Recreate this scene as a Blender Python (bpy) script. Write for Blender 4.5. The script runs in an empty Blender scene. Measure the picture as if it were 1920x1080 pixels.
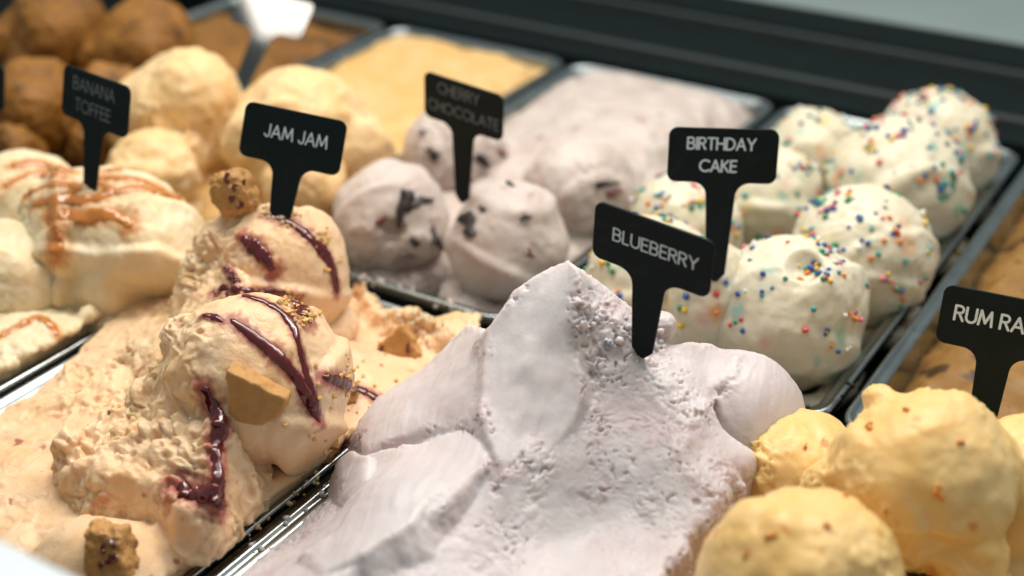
import bpy, bmesh, math, random
import numpy as np
import openvdb
from mathutils import Vector, Matrix
from mathutils.bvhtree import BVHTree

SC = bpy.context.scene
COL = SC.collection
R_ = math.radians

# ------------------------------------------------------------------ camera
CAM_H = 0.363                       # metres above the pan rims (rims lie at z = 0)
PITCH, HEAD, FPX = R_(28.6), R_(31.7), 2613.0
CP = np.array([0.0, 0.0, CAM_H])
_h = np.array([-math.sin(HEAD), math.cos(HEAD), 0.0])
CF = _h * math.cos(PITCH) + np.array([0, 0, -math.sin(PITCH)])
CR = np.array([math.cos(HEAD), math.sin(HEAD), 0.0])
CU = np.cross(CR, CF)
cam_data = bpy.data.cameras.new('camera')
cam = bpy.data.objects.new('camera', cam_data)
COL.objects.link(cam)
cam.matrix_world = Matrix(((CR[0], CU[0], -CF[0], CP[0]), (CR[1], CU[1], -CF[1], CP[1]),
                           (CR[2], CU[2], -CF[2], CP[2]), (0, 0, 0, 1)))
cam_data.sensor_width = 36.0
cam_data.lens = FPX / 1920 * 36.0
cam_data.clip_start, cam_data.clip_end = 0.02, 50
cam_data.dof.use_dof = True
cam_data.dof.focus_distance = 0.595
cam_data.dof.aperture_fstop = 4.5
cam_data.dof.aperture_blades = 0
SC.camera = cam

def ray(u, v):
    return CR * (u - 960) + CU * (540 - v) + CF * FPX
def at(u, v, z):                    # the point of the place at height z seen at photograph pixel (u, v)
    d = ray(u, v)
    return CP + d * ((z - CP[2]) / d[2])
def at_depth(u, v, D):
    return CP + ray(u, v) / FPX * D

# ------------------------------------------------------------------ world, lamps, exposure
W = bpy.data.worlds.new('World'); SC.world = W; W.use_nodes = True
bg = W.node_tree.nodes['Background']
bg.inputs[0].default_value = (0.74, 0.86, 0.86, 1); bg.inputs[1].default_value = 0.36
def area(name, loc, target, sx, sy, power, col):
    l = bpy.data.lights.new(name, 'AREA'); l.shape = 'RECTANGLE'; l.size = sx; l.size_y = sy
    l.energy = power; l.color = col
    o = bpy.data.objects.new(name, l); COL.objects.link(o); o.location = loc
    o.rotation_euler = (Vector(target) - Vector(loc)).to_track_quat('-Z', 'Y').to_euler()
    return o
area('case_lamp', (-0.42, 0.66, 0.62), (-0.32, 0.46, 0.0), 0.85, 0.12, 4.7, (1.0, 0.92, 0.80))
area('ceiling_lamp', (-0.3, 1.2, 1.9), (-0.25, 0.45, 0), 2.2, 1.6, 29.0, (1.0, 0.985, 0.955))
vs = SC.view_settings
vs.view_transform = 'Standard'; vs.look = 'None'; vs.gamma = 1.0; vs.exposure = -0.02
vs.use_curve_mapping = False
SC.cycles.max_bounces = 6

# ------------------------------------------------------------------ noise
_rng = np.random.RandomState(7)
_perm = np.concatenate([_rng.permutation(256)] * 3).astype(np.int32)
_g = _rng.normal(size=(256, 3)); _g /= np.linalg.norm(_g, axis=1)[:, None]; _g = _g.astype(np.float32)
def perlin(P):
    P = np.asarray(P, np.float32)
    i = np.floor(P).astype(np.int32); f = P - i
    i &= 255
    u = f * f * f * (f * (f * 6 - 15) + 10)
    out = 0
    for dx in (0, 1):
        wx = u[..., 0] if dx else 1 - u[..., 0]
        for dy in (0, 1):
            wy = u[..., 1] if dy else 1 - u[..., 1]
            for dz in (0, 1):
                wz = u[..., 2] if dz else 1 - u[..., 2]
                h = _perm[_perm[_perm[i[..., 0] + dx] + i[..., 1] + dy] + i[..., 2] + dz]
                g = _g[h]
                d = g[..., 0] * (f[..., 0] - dx) + g[..., 1] * (f[..., 1] - dy) + g[..., 2] * (f[..., 2] - dz)
                out = out + wx * wy * wz * d
    return out * 1.6
def fbm(P, scale, octaves=3, seed=0, gain=0.5):
    P = np.asarray(P, np.float32) * scale + seed * 17.31
    a, s, t = 1.0, 0, 0
    for _ in range(octaves):
        s = s + a * perlin(P); t += a; a *= gain; P = P * 2.03 + 5.7
    return s / t
def cells(P, scale, seed=0):        # distance to the nearest jittered grid point
    P = np.asarray(P, np.float32) * scale + seed * 11.7
    i = np.floor(P).astype(np.int32); f = P - i
    best = np.full(P.shape[:-1], 9.0, np.float32)
    for dx in (-1, 0, 1):
        for dy in (-1, 0, 1):
            for dz in (-1, 0, 1):
                h = _perm[_perm[_perm[(i[..., 0] + dx) & 255] + ((i[..., 1] + dy) & 255)] + ((i[..., 2] + dz) & 255)]
                j = _g[h] * 0.45
                d = (f[..., 0] - dx - .5 - j[..., 0]) ** 2 + (f[..., 1] - dy - .5 - j[..., 1]) ** 2 + (f[..., 2] - dz - .5 - j[..., 2]) ** 2
                best = np.minimum(best, d)
    return np.sqrt(best)
def sstep(a, b, x):
    t = np.clip((x - a) / (b - a), 0, 1); return t * t * (3 - 2 * t)
def smax(a, b, k):
    h = np.clip(0.5 + 0.5 * (a - b) / k, 0, 1); return b + (a - b) * h + k * h * (1 - h)
def smin(a, b, k):
    return -smax(-a, -b, k)

# ------------------------------------------------------------------ materials
def nodes(name):
    m = bpy.data.materials.new(name); m.use_nodes = True
    nt = m.node_tree; return m, nt, nt.nodes['Principled BSDF']
def c4(c): return (*c, 1)
def plain(name, col, rough=0.5, metal=0.0, coat=0.0, var=0.12, scale=80, spec=0.5, bump=0.0):
    m, nt, b = nodes(name)
    tc = nt.nodes.new('ShaderNodeTexCoord'); n = nt.nodes.new('ShaderNodeTexNoise')
    n.inputs['Scale'].default_value = scale; n.inputs['Detail'].default_value = 5
    nt.links.new(tc.outputs['Object'], n.inputs['Vector'])
    mx = nt.nodes.new('ShaderNodeMix'); mx.data_type = 'RGBA'
    mx.inputs[6].default_value = c4([max(0, v * (1 - var)) for v in col]); mx.inputs[7].default_value = c4([min(1, v * (1 + var)) for v in col])
    nt.links.new(n.outputs[0], mx.inputs[0]); nt.links.new(mx.outputs[2], b.inputs['Base Color'])
    r = nt.nodes.new('ShaderNodeMapRange'); r.inputs[3].default_value = rough * 0.8; r.inputs[4].default_value = min(1, rough * 1.2)
    nt.links.new(n.outputs[0], r.inputs[0]); nt.links.new(r.outputs[0], b.inputs['Roughness'])
    b.inputs['Metallic'].default_value = metal; b.inputs['Coat Weight'].default_value = coat
    b.inputs['Coat Roughness'].default_value = 0.05
    b.inputs['Specular IOR Level'].default_value = spec
    if bump:
        bp = nt.nodes.new('ShaderNodeBump'); bp.inputs['Strength'].default_value = bump; bp.inputs['Distance'].default_value = 0.001
        nt.links.new(n.outputs[0], bp.inputs['Height']); nt.links.new(bp.outputs[0], b.inputs['Normal'])
    return m
def ice(name, col, col2, tint, sss=0.6, rough=0.38, fine=0.25, fscale=900, cloud=38, bleed=False):
    """frozen dairy: cloudy two-tone colour, a tint ripple carried by the 'tint' attribute, fine icy grain"""
    m, nt, b = nodes(name); N, L = nt.nodes, nt.links
    tc = N.new('ShaderNodeTexCoord')
    n1 = N.new('ShaderNodeTexNoise'); n1.inputs['Scale'].default_value = cloud; n1.inputs['Detail'].default_value = 4; n1.inputs['Distortion'].default_value = 0.8
    L.new(tc.outputs['Object'], n1.inputs['Vector'])
    rp = N.new('ShaderNodeMapRange'); rp.inputs[1].default_value = 0.38; rp.inputs[2].default_value = 0.66
    L.new(n1.outputs[0], rp.inputs[0])
    mx = N.new('ShaderNodeMix'); mx.data_type = 'RGBA'; mx.inputs[6].default_value = c4(col); mx.inputs[7].default_value = c4(col2)
    L.new(rp.outputs[0], mx.inputs[0])
    at_ = N.new('ShaderNodeAttribute'); at_.attribute_name = 'tint'
    m2 = N.new('ShaderNodeMix'); m2.data_type = 'RGBA'; m2.inputs[7].default_value = c4(tint)
    L.new(mx.outputs[2], m2.inputs[6]); L.new(at_.outputs['Fac'], m2.inputs[0])
    if bleed:                                   # dye that ran out of the sugar balls
        ab = N.new('ShaderNodeAttribute'); ab.attribute_name = 'bleed'
        m3 = N.new('ShaderNodeMix'); m3.data_type = 'RGBA'; L.new(ab.outputs['Alpha'], m3.inputs[0]); L.new(m2.outputs[2], m3.inputs[6]); L.new(ab.outputs['Color'], m3.inputs[7])
        L.new(m3.outputs[2], b.inputs['Base Color'])
    else: L.new(m2.outputs[2], b.inputs['Base Color'])
    b.inputs['Subsurface Weight'].default_value = sss
    b.inputs['Subsurface Radius'].default_value = (1.0, 0.66, 0.42); b.inputs['Subsurface Scale'].default_value = 0.0055
    n2 = N.new('ShaderNodeTexNoise'); n2.inputs['Scale'].default_value = fscale; n2.inputs['Detail'].default_value = 3
    L.new(tc.outputs['Object'], n2.inputs['Vector'])
    n3 = N.new('ShaderNodeTexNoise'); n3.inputs['Scale'].default_value = 260; n3.inputs['Detail'].default_value = 3
    L.new(tc.outputs['Object'], n3.inputs['Vector'])
    ad = N.new('ShaderNodeMath'); ad.operation = 'ADD'; L.new(n2.outputs[0], ad.inputs[0]); L.new(n3.outputs[0], ad.inputs[1])
    bp = N.new('ShaderNodeBump'); bp.inputs['Strength'].default_value = fine; bp.inputs['Distance'].default_value = 0.0012
    L.new(ad.outputs[0], bp.inputs['Height']); L.new(bp.outputs[0], b.inputs['Normal'])
    r = N.new('ShaderNodeMapRange'); r.inputs[3].default_value = rough - .1; r.inputs[4].default_value = rough + .15
    L.new(n3.outputs[0], r.inputs[0]); L.new(r.outputs[0], b.inputs['Roughness'])
    b.inputs['Specular IOR Level'].default_value = 0.4
    return m

M = {}
M['blueberry'] = ice('blueberry_ice', (0.665, 0.61, 0.615), (0.63, 0.545, 0.555), (0.42, 0.26, 0.28), fine=0.09)
M['jam_base'] = ice('caramel_cream_ice', (0.84, 0.605, 0.385), (0.82, 0.525, 0.285), (0.36, 0.035, 0.035), rough=0.36)
M['birthday'] = ice('vanilla_ice', (0.75, 0.695, 0.55), (0.73, 0.65, 0.475), (0.35, 0.66, 0.54), rough=0.32, fine=0.10, bleed=True)
M['cherry'] = ice('cherry_ice', (0.635, 0.555, 0.51), (0.56, 0.455, 0.41), (0.30, 0.12, 0.12), rough=0.38, fine=0.15)
M['toffee'] = ice('banana_ice', (0.82, 0.70, 0.49), (0.80, 0.61, 0.35), (0.62, 0.23, 0.04), rough=0.36)
M['cream'] = ice('cream_ice', (0.84, 0.61, 0.34), (0.80, 0.53, 0.235), (0.42, 0.14, 0.03), rough=0.45)
M['peach'] = ice('peach_ice', (0.79, 0.47, 0.165), (0.78, 0.54, 0.25), (0.20, 0.13, 0.05), rough=0.5)
M['yellow'] = ice('mango_ice', (0.86, 0.555, 0.205), (0.86, 0.61, 0.285), (0.75, 0.22, 0.03), rough=0.36, fine=0.12)
M['brown'] = ice('caramel_ice', (0.31, 0.135, 0.019), (0.20, 0.080, 0.011), (0.06, 0.025, 0.007), rough=0.6)
M['rum'] = ice('rum_ice', (0.33, 0.175, 0.045), (0.24, 0.115, 0.025), (0.035, 0.015, 0.008), rough=0.4)
M['jam'] = plain('jam_sauce', (0.10, 0.005, 0.006), rough=0.14, coat=0.6, var=0.3, scale=200)
M['caramel'] = plain('caramel_sauce', (0.52, 0.175, 0.025), rough=0.25, coat=0.6, var=0.2, scale=200)
M['choc'] = plain('dark_chocolate', (0.022, 0.012, 0.010), rough=0.4, var=0.3)
M['cherrybit'] = plain('cherry_flesh', (0.16, 0.03, 0.03), rough=0.3, coat=0.4)
M['fruit'] = plain('candied_fruit', (0.78, 0.30, 0.05), rough=0.3, coat=0.4)
M['biscuit'] = plain('baked_biscuit', (0.52, 0.262, 0.080), rough=0.6, var=0.25, scale=260, bump=0.25)
M['crumb'] = plain('biscuit_crumb', (0.76, 0.46, 0.17), rough=0.8, var=0.3, scale=400, bump=0.6)
M['steel'] = plain('brushed_steel', (0.33, 0.365, 0.365), rough=0.26, metal=1.0, var=0.1, scale=40)
M['sign'] = plain('black_acrylic', (0.0050, 0.0115, 0.0130), rough=0.55, var=0.15, scale=300, spec=0.16)
M['gloss_sign'] = plain('glossy_black_acrylic', (0.012, 0.016, 0.017), rough=0.07, var=0.1, scale=300, spec=1.0, coat=0.25)
M['ink'] = plain('white_print', (0.72, 0.82, 0.88), rough=0.6, var=0.1, scale=900)
M['faded'] = plain('worn_print', (0.16, 0.19, 0.21), rough=0.6, var=0.4, scale=500)
def smudge(m, col, amt, scale):
    nt = m.node_tree; b = nt.nodes['Principled BSDF']; src = b.inputs['Base Color'].links[0].from_socket
    tc = nt.nodes.new('ShaderNodeTexCoord'); n = nt.nodes.new('ShaderNodeTexNoise'); n.inputs['Scale'].default_value = scale; n.inputs['Detail'].default_value = 7; n.inputs['Distortion'].default_value = 1.5
    nt.links.new(tc.outputs['Object'], n.inputs['Vector'])
    r = nt.nodes.new('ShaderNodeMapRange'); r.inputs[1].default_value = .52; r.inputs[2].default_value = .75; r.inputs[4].default_value = amt; nt.links.new(n.outputs[0], r.inputs[0])
    x = nt.nodes.new('ShaderNodeMix'); x.data_type = 'RGBA'; x.inputs[7].default_value = c4(col); nt.links.new(src, x.inputs[6]); nt.links.new(r.outputs[0], x.inputs[0]); nt.links.new(x.outputs[2], b.inputs['Base Color'])
smudge(M['sign'], (.10, .125, .13), .07, 55)
smudge(M['steel'], (.20, .21, .20), .8, 30)
M['deck'] = plain('dark_liner', (0.0078, 0.0130, 0.0130), rough=0.8, var=0.3, scale=30, spec=0.06)
M['track'] = plain('grey_track', (0.026, 0.035, 0.036), rough=0.7, var=0.25, scale=25)
M['counter'] = plain('counter_grey', (0.23, 0.285, 0.275), rough=0.5, var=0.12, scale=9)
M['ledge'] = plain('ledge_white', (0.66, 0.74, 0.78), rough=0.35, var=0.1, scale=18)
SPR = [plain('sugar_%s' % n, c, rough=0.35, var=0.12, coat=0.3) for n, c in
       dict(red=(.62, .05, .05), orange=(.78, .22, .02), yellow=(.80, .50, .03), green=(.01, .24, .11), teal=(.01, .30, .30),
            blue=(.01, .085, .30), pink=(.75, .20, .24), navy=(.02, .03, .13), white=(.80, .78, .72)).items()]

# ------------------------------------------------------------------ object helpers
def tag(o, label, cat, group=None):
    o['label'] = label; o['category'] = cat
    if group: o['group'] = group
    return o
def structure(o):
    o['kind'] = 'structure'; return o
def mesh_np(name, V, F, mat, origin=None, parent=None, smooth=True, tint=None):
    """one mesh object from arrays; V in world metres, origin = the object's place"""
    V = np.asarray(V, np.float32)
    if parent is not None and origin is None: base = np.array(parent_origin(parent)); loc = (0, 0, 0)
    else:
        base = np.zeros(3) if origin is None else np.array(origin); loc = tuple(base)
        if parent is not None: loc = tuple(base - np.array(parent_origin(parent)))
    me = bpy.data.meshes.new(name)
    if isinstance(F, np.ndarray):
        k = F.shape[1]; n = len(F)
        me.vertices.add(len(V)); me.vertices.foreach_set('co', (V - base).astype(np.float32).ravel())
        me.loops.add(n * k); me.loops.foreach_set('vertex_index', F.astype(np.int32).ravel())
        me.polygons.add(n); me.polygons.foreach_set('loop_start', np.arange(0, n * k, k, dtype=np.int32))
        me.update(calc_edges=True)
    else:
        me.from_pydata((V - base).tolist(), [], F); me.update()
    if smooth: me.polygons.foreach_set('use_smooth', np.ones(len(me.polygons), bool))
    if tint is not None:
        a = me.attributes.new('tint', 'FLOAT', 'POINT'); a.data.foreach_set('value', np.asarray(tint, np.float32))
    me.materials.append(mat); me.validate()
    o = bpy.data.objects.new(name, me); COL.objects.link(o); o.location = loc
    if parent is not None: o.parent = parent
    return o
ORG = {}
def parent_origin(p):
    v = np.array(p.location)
    while p.parent is not None:
        p = p.parent; v = v + np.array(p.location)
    return v
def empty(name, loc):
    o = bpy.data.objects.new(name, None); COL.objects.link(o); o.location = loc; o.empty_display_size = 0.01; return o
def box_arr(x0, x1, y0, y1, z0, z1):
    V = [(x, y, z) for z in (z0, z1) for y in (y0, y1) for x in (x0, x1)]
    F = [(0, 2, 3, 1), (4, 5, 7, 6), (0, 1, 5, 4), (2, 6, 7, 3), (0, 4, 6, 2), (1, 3, 7, 5)]
    return V, F
def box(name, x0, x1, y0, y1, z0, z1, mat, parent=None, bevel=0.0):
    bm = bmesh.new(); V, F = box_arr(x0, x1, y0, y1, z0, z1)
    vs_ = [bm.verts.new(v) for v in V]
    for f in F: bm.faces.new([vs_[i] for i in f])
    if bevel: bmesh.ops.bevel(bm, geom=bm.edges[:], offset=bevel, segments=2, affect='EDGES', profile=0.5)
    bmesh.ops.recalc_face_normals(bm, faces=bm.faces[:])
    me = bpy.data.meshes.new(name); bm.to_mesh(me); bm.free(); me.materials.append(mat)
    o = bpy.data.objects.new(name, me); COL.objects.link(o)
    if parent is not None: o.parent = parent; o.location = -parent_origin(parent) if False else tuple(-parent_origin(parent))
    return o

# ------------------------------------------------------------------ the volume sculptor
def grid(lo, hi, h):
    n = [int(math.ceil((b - a) / h)) + 1 for a, b in zip(lo, hi)]
    ax = [np.float32(a) + np.arange(k, dtype=np.float32) * np.float32(h) for a, k in zip(lo, n)]
    return ax, np.meshgrid(*ax, indexing='ij', sparse=True)
def polygonise(sdf, lo, h):
    b = 3 * h
    s = np.clip(sdf, -b, b).astype(np.float32)
    s[0], s[-1] = b, b; s[:, 0], s[:, -1] = b, b; s[:, :, 0], s[:, :, -1] = b, b
    g = openvdb.FloatGrid(b); g.copyFromArray(s)
    P, Q = g.convertToQuads(0.0)
    P = np.asarray(P, np.float32) * h + np.asarray(lo, np.float32); Q = np.asarray(Q, np.int64)
    a, c, d = P[Q[:, 0]], P[Q[:, 1]], P[Q[:, 2]]
    if np.sum(np.einsum('ij,ij->i', a, np.cross(c, d))) < 0: Q = Q[:, ::-1].copy()
    return P, Q
def normals(P, Q):
    n = np.cross(P[Q[:, 2]] - P[Q[:, 0]], P[Q[:, 3]] - P[Q[:, 1]])
    N = np.zeros_like(P)
    for k in range(3):
        w = n[:, k]
        N[:, k] = sum(np.bincount(Q[:, j], weights=w, minlength=len(P)) for j in range(4))
    return N / (np.linalg.norm(N, axis=1)[:, None] + 1e-12)
def relax(P, Q, it=1, f=0.5):
    for _ in range(it):
        S = np.zeros_like(P); c = np.zeros(len(P), np.float32)
        for j in range(4):
            a, b = Q[:, j], Q[:, (j + 1) % 4]
            for k in range(3):
                S[:, k] += np.bincount(a, weights=P[b, k], minlength=len(P)) + np.bincount(b, weights=P[a, k], minlength=len(P))
            c += np.bincount(a, minlength=len(P)) + np.bincount(b, minlength=len(P))
        P = P + f * (S / np.maximum(c, 1)[:, None] - P)
    return P.astype(np.float32)
def unit(v):
    v = np.array(v, float); return v / np.linalg.norm(v)

def crumbly(P, amp, seed, scale=210):
    """torn frozen surface: lumps of two sizes, fine grain and patches of little pits"""
    P = np.asarray(P, np.float32)
    wv = np.stack([fbm(P, scale * .5, 2, seed + 40 + k) for k in range(3)], -1) * (0.9 / scale)
    c1 = cells(P + wv * 1.6, scale * .42, seed); c2 = cells(P + wv, scale * 1.15, seed + 1)
    patch = sstep(-.15, .35, fbm(P, scale * .22, 2, seed + 7))
    v = fbm((P + wv * 2) * np.array([1, .8, 1.5], np.float32), scale * .26, 3, seed + 9) * 3.2; fr = v - np.floor(v)
    flake = fr - sstep(.82, 1.0, fr)                      # overlapping torn layers
    return amp * ((.5 + 1.1 * patch) * flake + 1.2 * (0.5 - c1) + 0.6 * (0.5 - c2) + 0.7 * fbm(P, scale * .9, 3, seed)) - amp * 1.3 * patch * sstep(0.22, 0.5, fbm(P, scale * 1.9, 2, seed + 3))

def lowres(fn, X, Y, Z, f=4):
    """a smooth noise volume worked out on every f-th voxel and interpolated"""
    axs = [np.asarray(q).ravel() for q in (X, Y, Z)]
    ca = [np.linspace(q[0], q[-1], max(2, int(math.ceil(len(q) / f)) + 1)).astype(np.float32) for q in axs]
    A = fn(*np.meshgrid(*ca, indexing='ij'))
    for k in range(3):
        t = (axs[k] - ca[k][0]) / (ca[k][-1] - ca[k][0]) * (len(ca[k]) - 1)
        i = np.clip(t.astype(int), 0, len(ca[k]) - 2); w = (t - i).astype(np.float32)
        sh = [1, 1, 1]; sh[k] = -1; w = w.reshape(sh)
        A = np.take(A, i, axis=k) * (1 - w) + np.take(A, i + 1, axis=k) * w
    return A.astype(np.float32)

def scoop(name, c, rad, floor, mat, seed, vox=0.0014, folds=(), rough=None, warp=0.10, skirt=0.25, lobes=(), dents=(),
          ripple=0.35, tintfn=None, rough_amp=0.0011, grain=1.0, lump=1.0, rscale=210, patch=.45):
    """one scooped ball: warped ellipsoid cut flat below, torn skirt, folded layers, rough tear on one side"""
    c = np.array(c, float); rad = np.array(rad, float); rm = rad.min()
    lo = c - rad * 1.35; hi = c + rad * 1.35; lo[2] = floor - 0.006
    ax, (X, Y, Z) = grid(lo, hi, vox)
    X0, Y0, Z0 = X - c[0], Y - c[1], Z - c[2]
    n = lowres(lambda x, y, z: fbm(np.stack([x, y, z], -1), 0.8 / rm, 3, seed, .45), X, Y, Z, 3)
    k = np.sqrt((X0 / rad[0]) ** 2 + (Y0 / rad[1]) ** 2 + (Z0 / rad[2]) ** 2)
    d = (k - 1) * rm - n * warp * rm
    if skirt:
        q = np.sqrt(X0 ** 2 + Y0 ** 2)
        def angn(sc, oc, sd):
            def g(x, y, z):
                r = np.sqrt((x - c[0]) ** 2 + (y - c[1]) ** 2) + 1e-6
                return fbm(np.stack([(x - c[0]) / r * 1.8, (y - c[1]) / r * 1.8, z * 25], -1), sc, oc, sd)
            return lowres(g, X, Y, Z, 3)
        rs = np.sqrt(rad[0] * rad[1]) * (0.86 + 0.16 * angn(1.0, 3, seed + 5))
        t = np.sqrt((q - rs) ** 2 + ((Z - floor - rm * .16) * 1.1) ** 2) - rm * skirt * (1 + 0.6 * angn(1.7, 2, seed + 6))
        d = smin(d, t, rm * 0.12)
    for (lx, ly, lz, lr) in lobes:      # stuck-on lumps, in radii from the centre
        d = smin(d, np.sqrt((X0 - lx * rm) ** 2 + (Y0 - ly * rm) ** 2 + (Z0 - lz * rm) ** 2) - lr * rm, rm * 0.08)
    for (lx, ly, lz, lr) in dents:
        d = smax(d, lr * rm - np.sqrt((X0 - lx * rm) ** 2 + (Y0 - ly * rm) ** 2 + (Z0 - lz * rm) ** 2), rm * 0.10)
    d = smax(d, floor - Z, 0.002)
    P, Q = polygonise(d, lo, vox)
    P = relax(P, Q, 1); N = normals(P, Q)
    q = (P - c) / rm
    disp = np.zeros(len(P), np.float32)
    nz = fbm(P, 1.1 / rm, 3, seed + 9)
    fa = fbm(P, 0.9 / rm, 2, seed + 14); fw = fbm(P, 0.55 / rm, 2, seed + 15)
    for i, (nv, cc, w, dep) in enumerate(folds):      # a layer folded over the one below: a terrace with a soft lip that comes and goes
        s = q @ unit(nv) - cc + 0.30 * fw + 0.07 * nz
        am = dep * rm * 0.60 * sstep(-.35, .25, fa * (1 if i % 2 else -1) + .12)
        disp += am * (sstep(-w * 1.6, w * .8, s) - 0.5) + am * 0.5 * np.exp(-((s - w * 1.3) / (w * 1.6)) ** 2)
    disp += lump * (0.0010 * fbm(P, 2.2 / rm, 2, seed + 16) + 0.0005 * fbm(P, 6.0 / rm, 2, seed + 17))
    # fine curved drag marks left by the scoop
    sd = unit((math.sin(seed * 1.7), math.cos(seed * 2.3), 0.55))
    disp += ripple * 0.0010 * fbm(np.stack([q @ sd * 4.5 + nz, nz * 0.7, q[:, 2] * 0.5], -1), 1.6, 3, seed + 2)
    disp += grain * 0.00022 * fbm(P, 420, 2, seed)
    if rough is not None:
        rv, th, wd = rough
        mk = sstep(th - wd, th + wd, q @ unit(rv) + 0.45 * nz)
        disp = disp * (1 - 0.4 * mk) + mk * crumbly(P, rough_amp, seed, rscale)
    pm = patch * sstep(.12, .42, fbm(P, 1.0 / rm, 3, seed + 19))
    disp += pm * crumbly(P, .0009, seed + 6, 260)
    # the torn foot
    ft = sstep(0.30, 0.05, (P[:, 2] - floor) / (2 * rm)) * (0.4 + 0.6 * sstep(-.1, .3, nz))
    disp += ft * crumbly(P, 0.0010, seed + 4)
    P = P + N * disp[:, None]
    tint = tintfn(P, q, nz) if tintfn else np.zeros(len(P))
    return mesh_np(name, P, Q, mat, origin=(c[0], c[1], floor), tint=tint)

def tps(pts):
    pts = np.array(pts, float); n = len(pts); xy = pts[:, :2] * 10
    def phi(r2): return 0.5 * r2 * np.log(r2 + 1e-12)
    D = ((xy[:, None] - xy[None]) ** 2).sum(-1)
    A = np.zeros((n + 3, n + 3)); A[:n, :n] = phi(D) + np.eye(n) * 1e-3; A[:n, n] = 1; A[:n, n + 1:] = xy
    A[n, :n] = 1; A[n + 1:, :n] = xy.T
    w = np.linalg.solve(A, np.concatenate([pts[:, 2], np.zeros(3)]))
    def f(x, y):
        x, y = x * 10, y * 10; s = w[n] + w[n + 1] * x + w[n + 2] * y
        for i in range(n): s = s + w[i] * phi((x - xy[i, 0]) ** 2 + (y - xy[i, 1]) ** 2)
        return s
    return f
def poly_sd(x, y, poly):            # positive inside
    poly = np.array(poly); d = np.full(x.shape, 9.0); ins = np.zeros(x.shape, bool)
    for a, b in zip(poly, np.roll(poly, -1, 0)):
        e = b - a; L = e @ e + 1e-12
        t = np.clip(((x - a[0]) * e[0] + (y - a[1]) * e[1]) / L, 0, 1)
        d = np.minimum(d, np.hypot(x - a[0] - t * e[0], y - a[1] - t * e[1]))
        c = ((a[1] > y) != (b[1] > y)) & (x < (b[0] - a[0]) * (y - a[1]) / (b[1] - a[1] + 1e-15) + a[0])
        ins ^= c
    return np.where(ins, d, -d)
def W3(l): return [tuple(at(u, v, z)[:2]) + (z,) for (u, v, z) in l]

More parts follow.
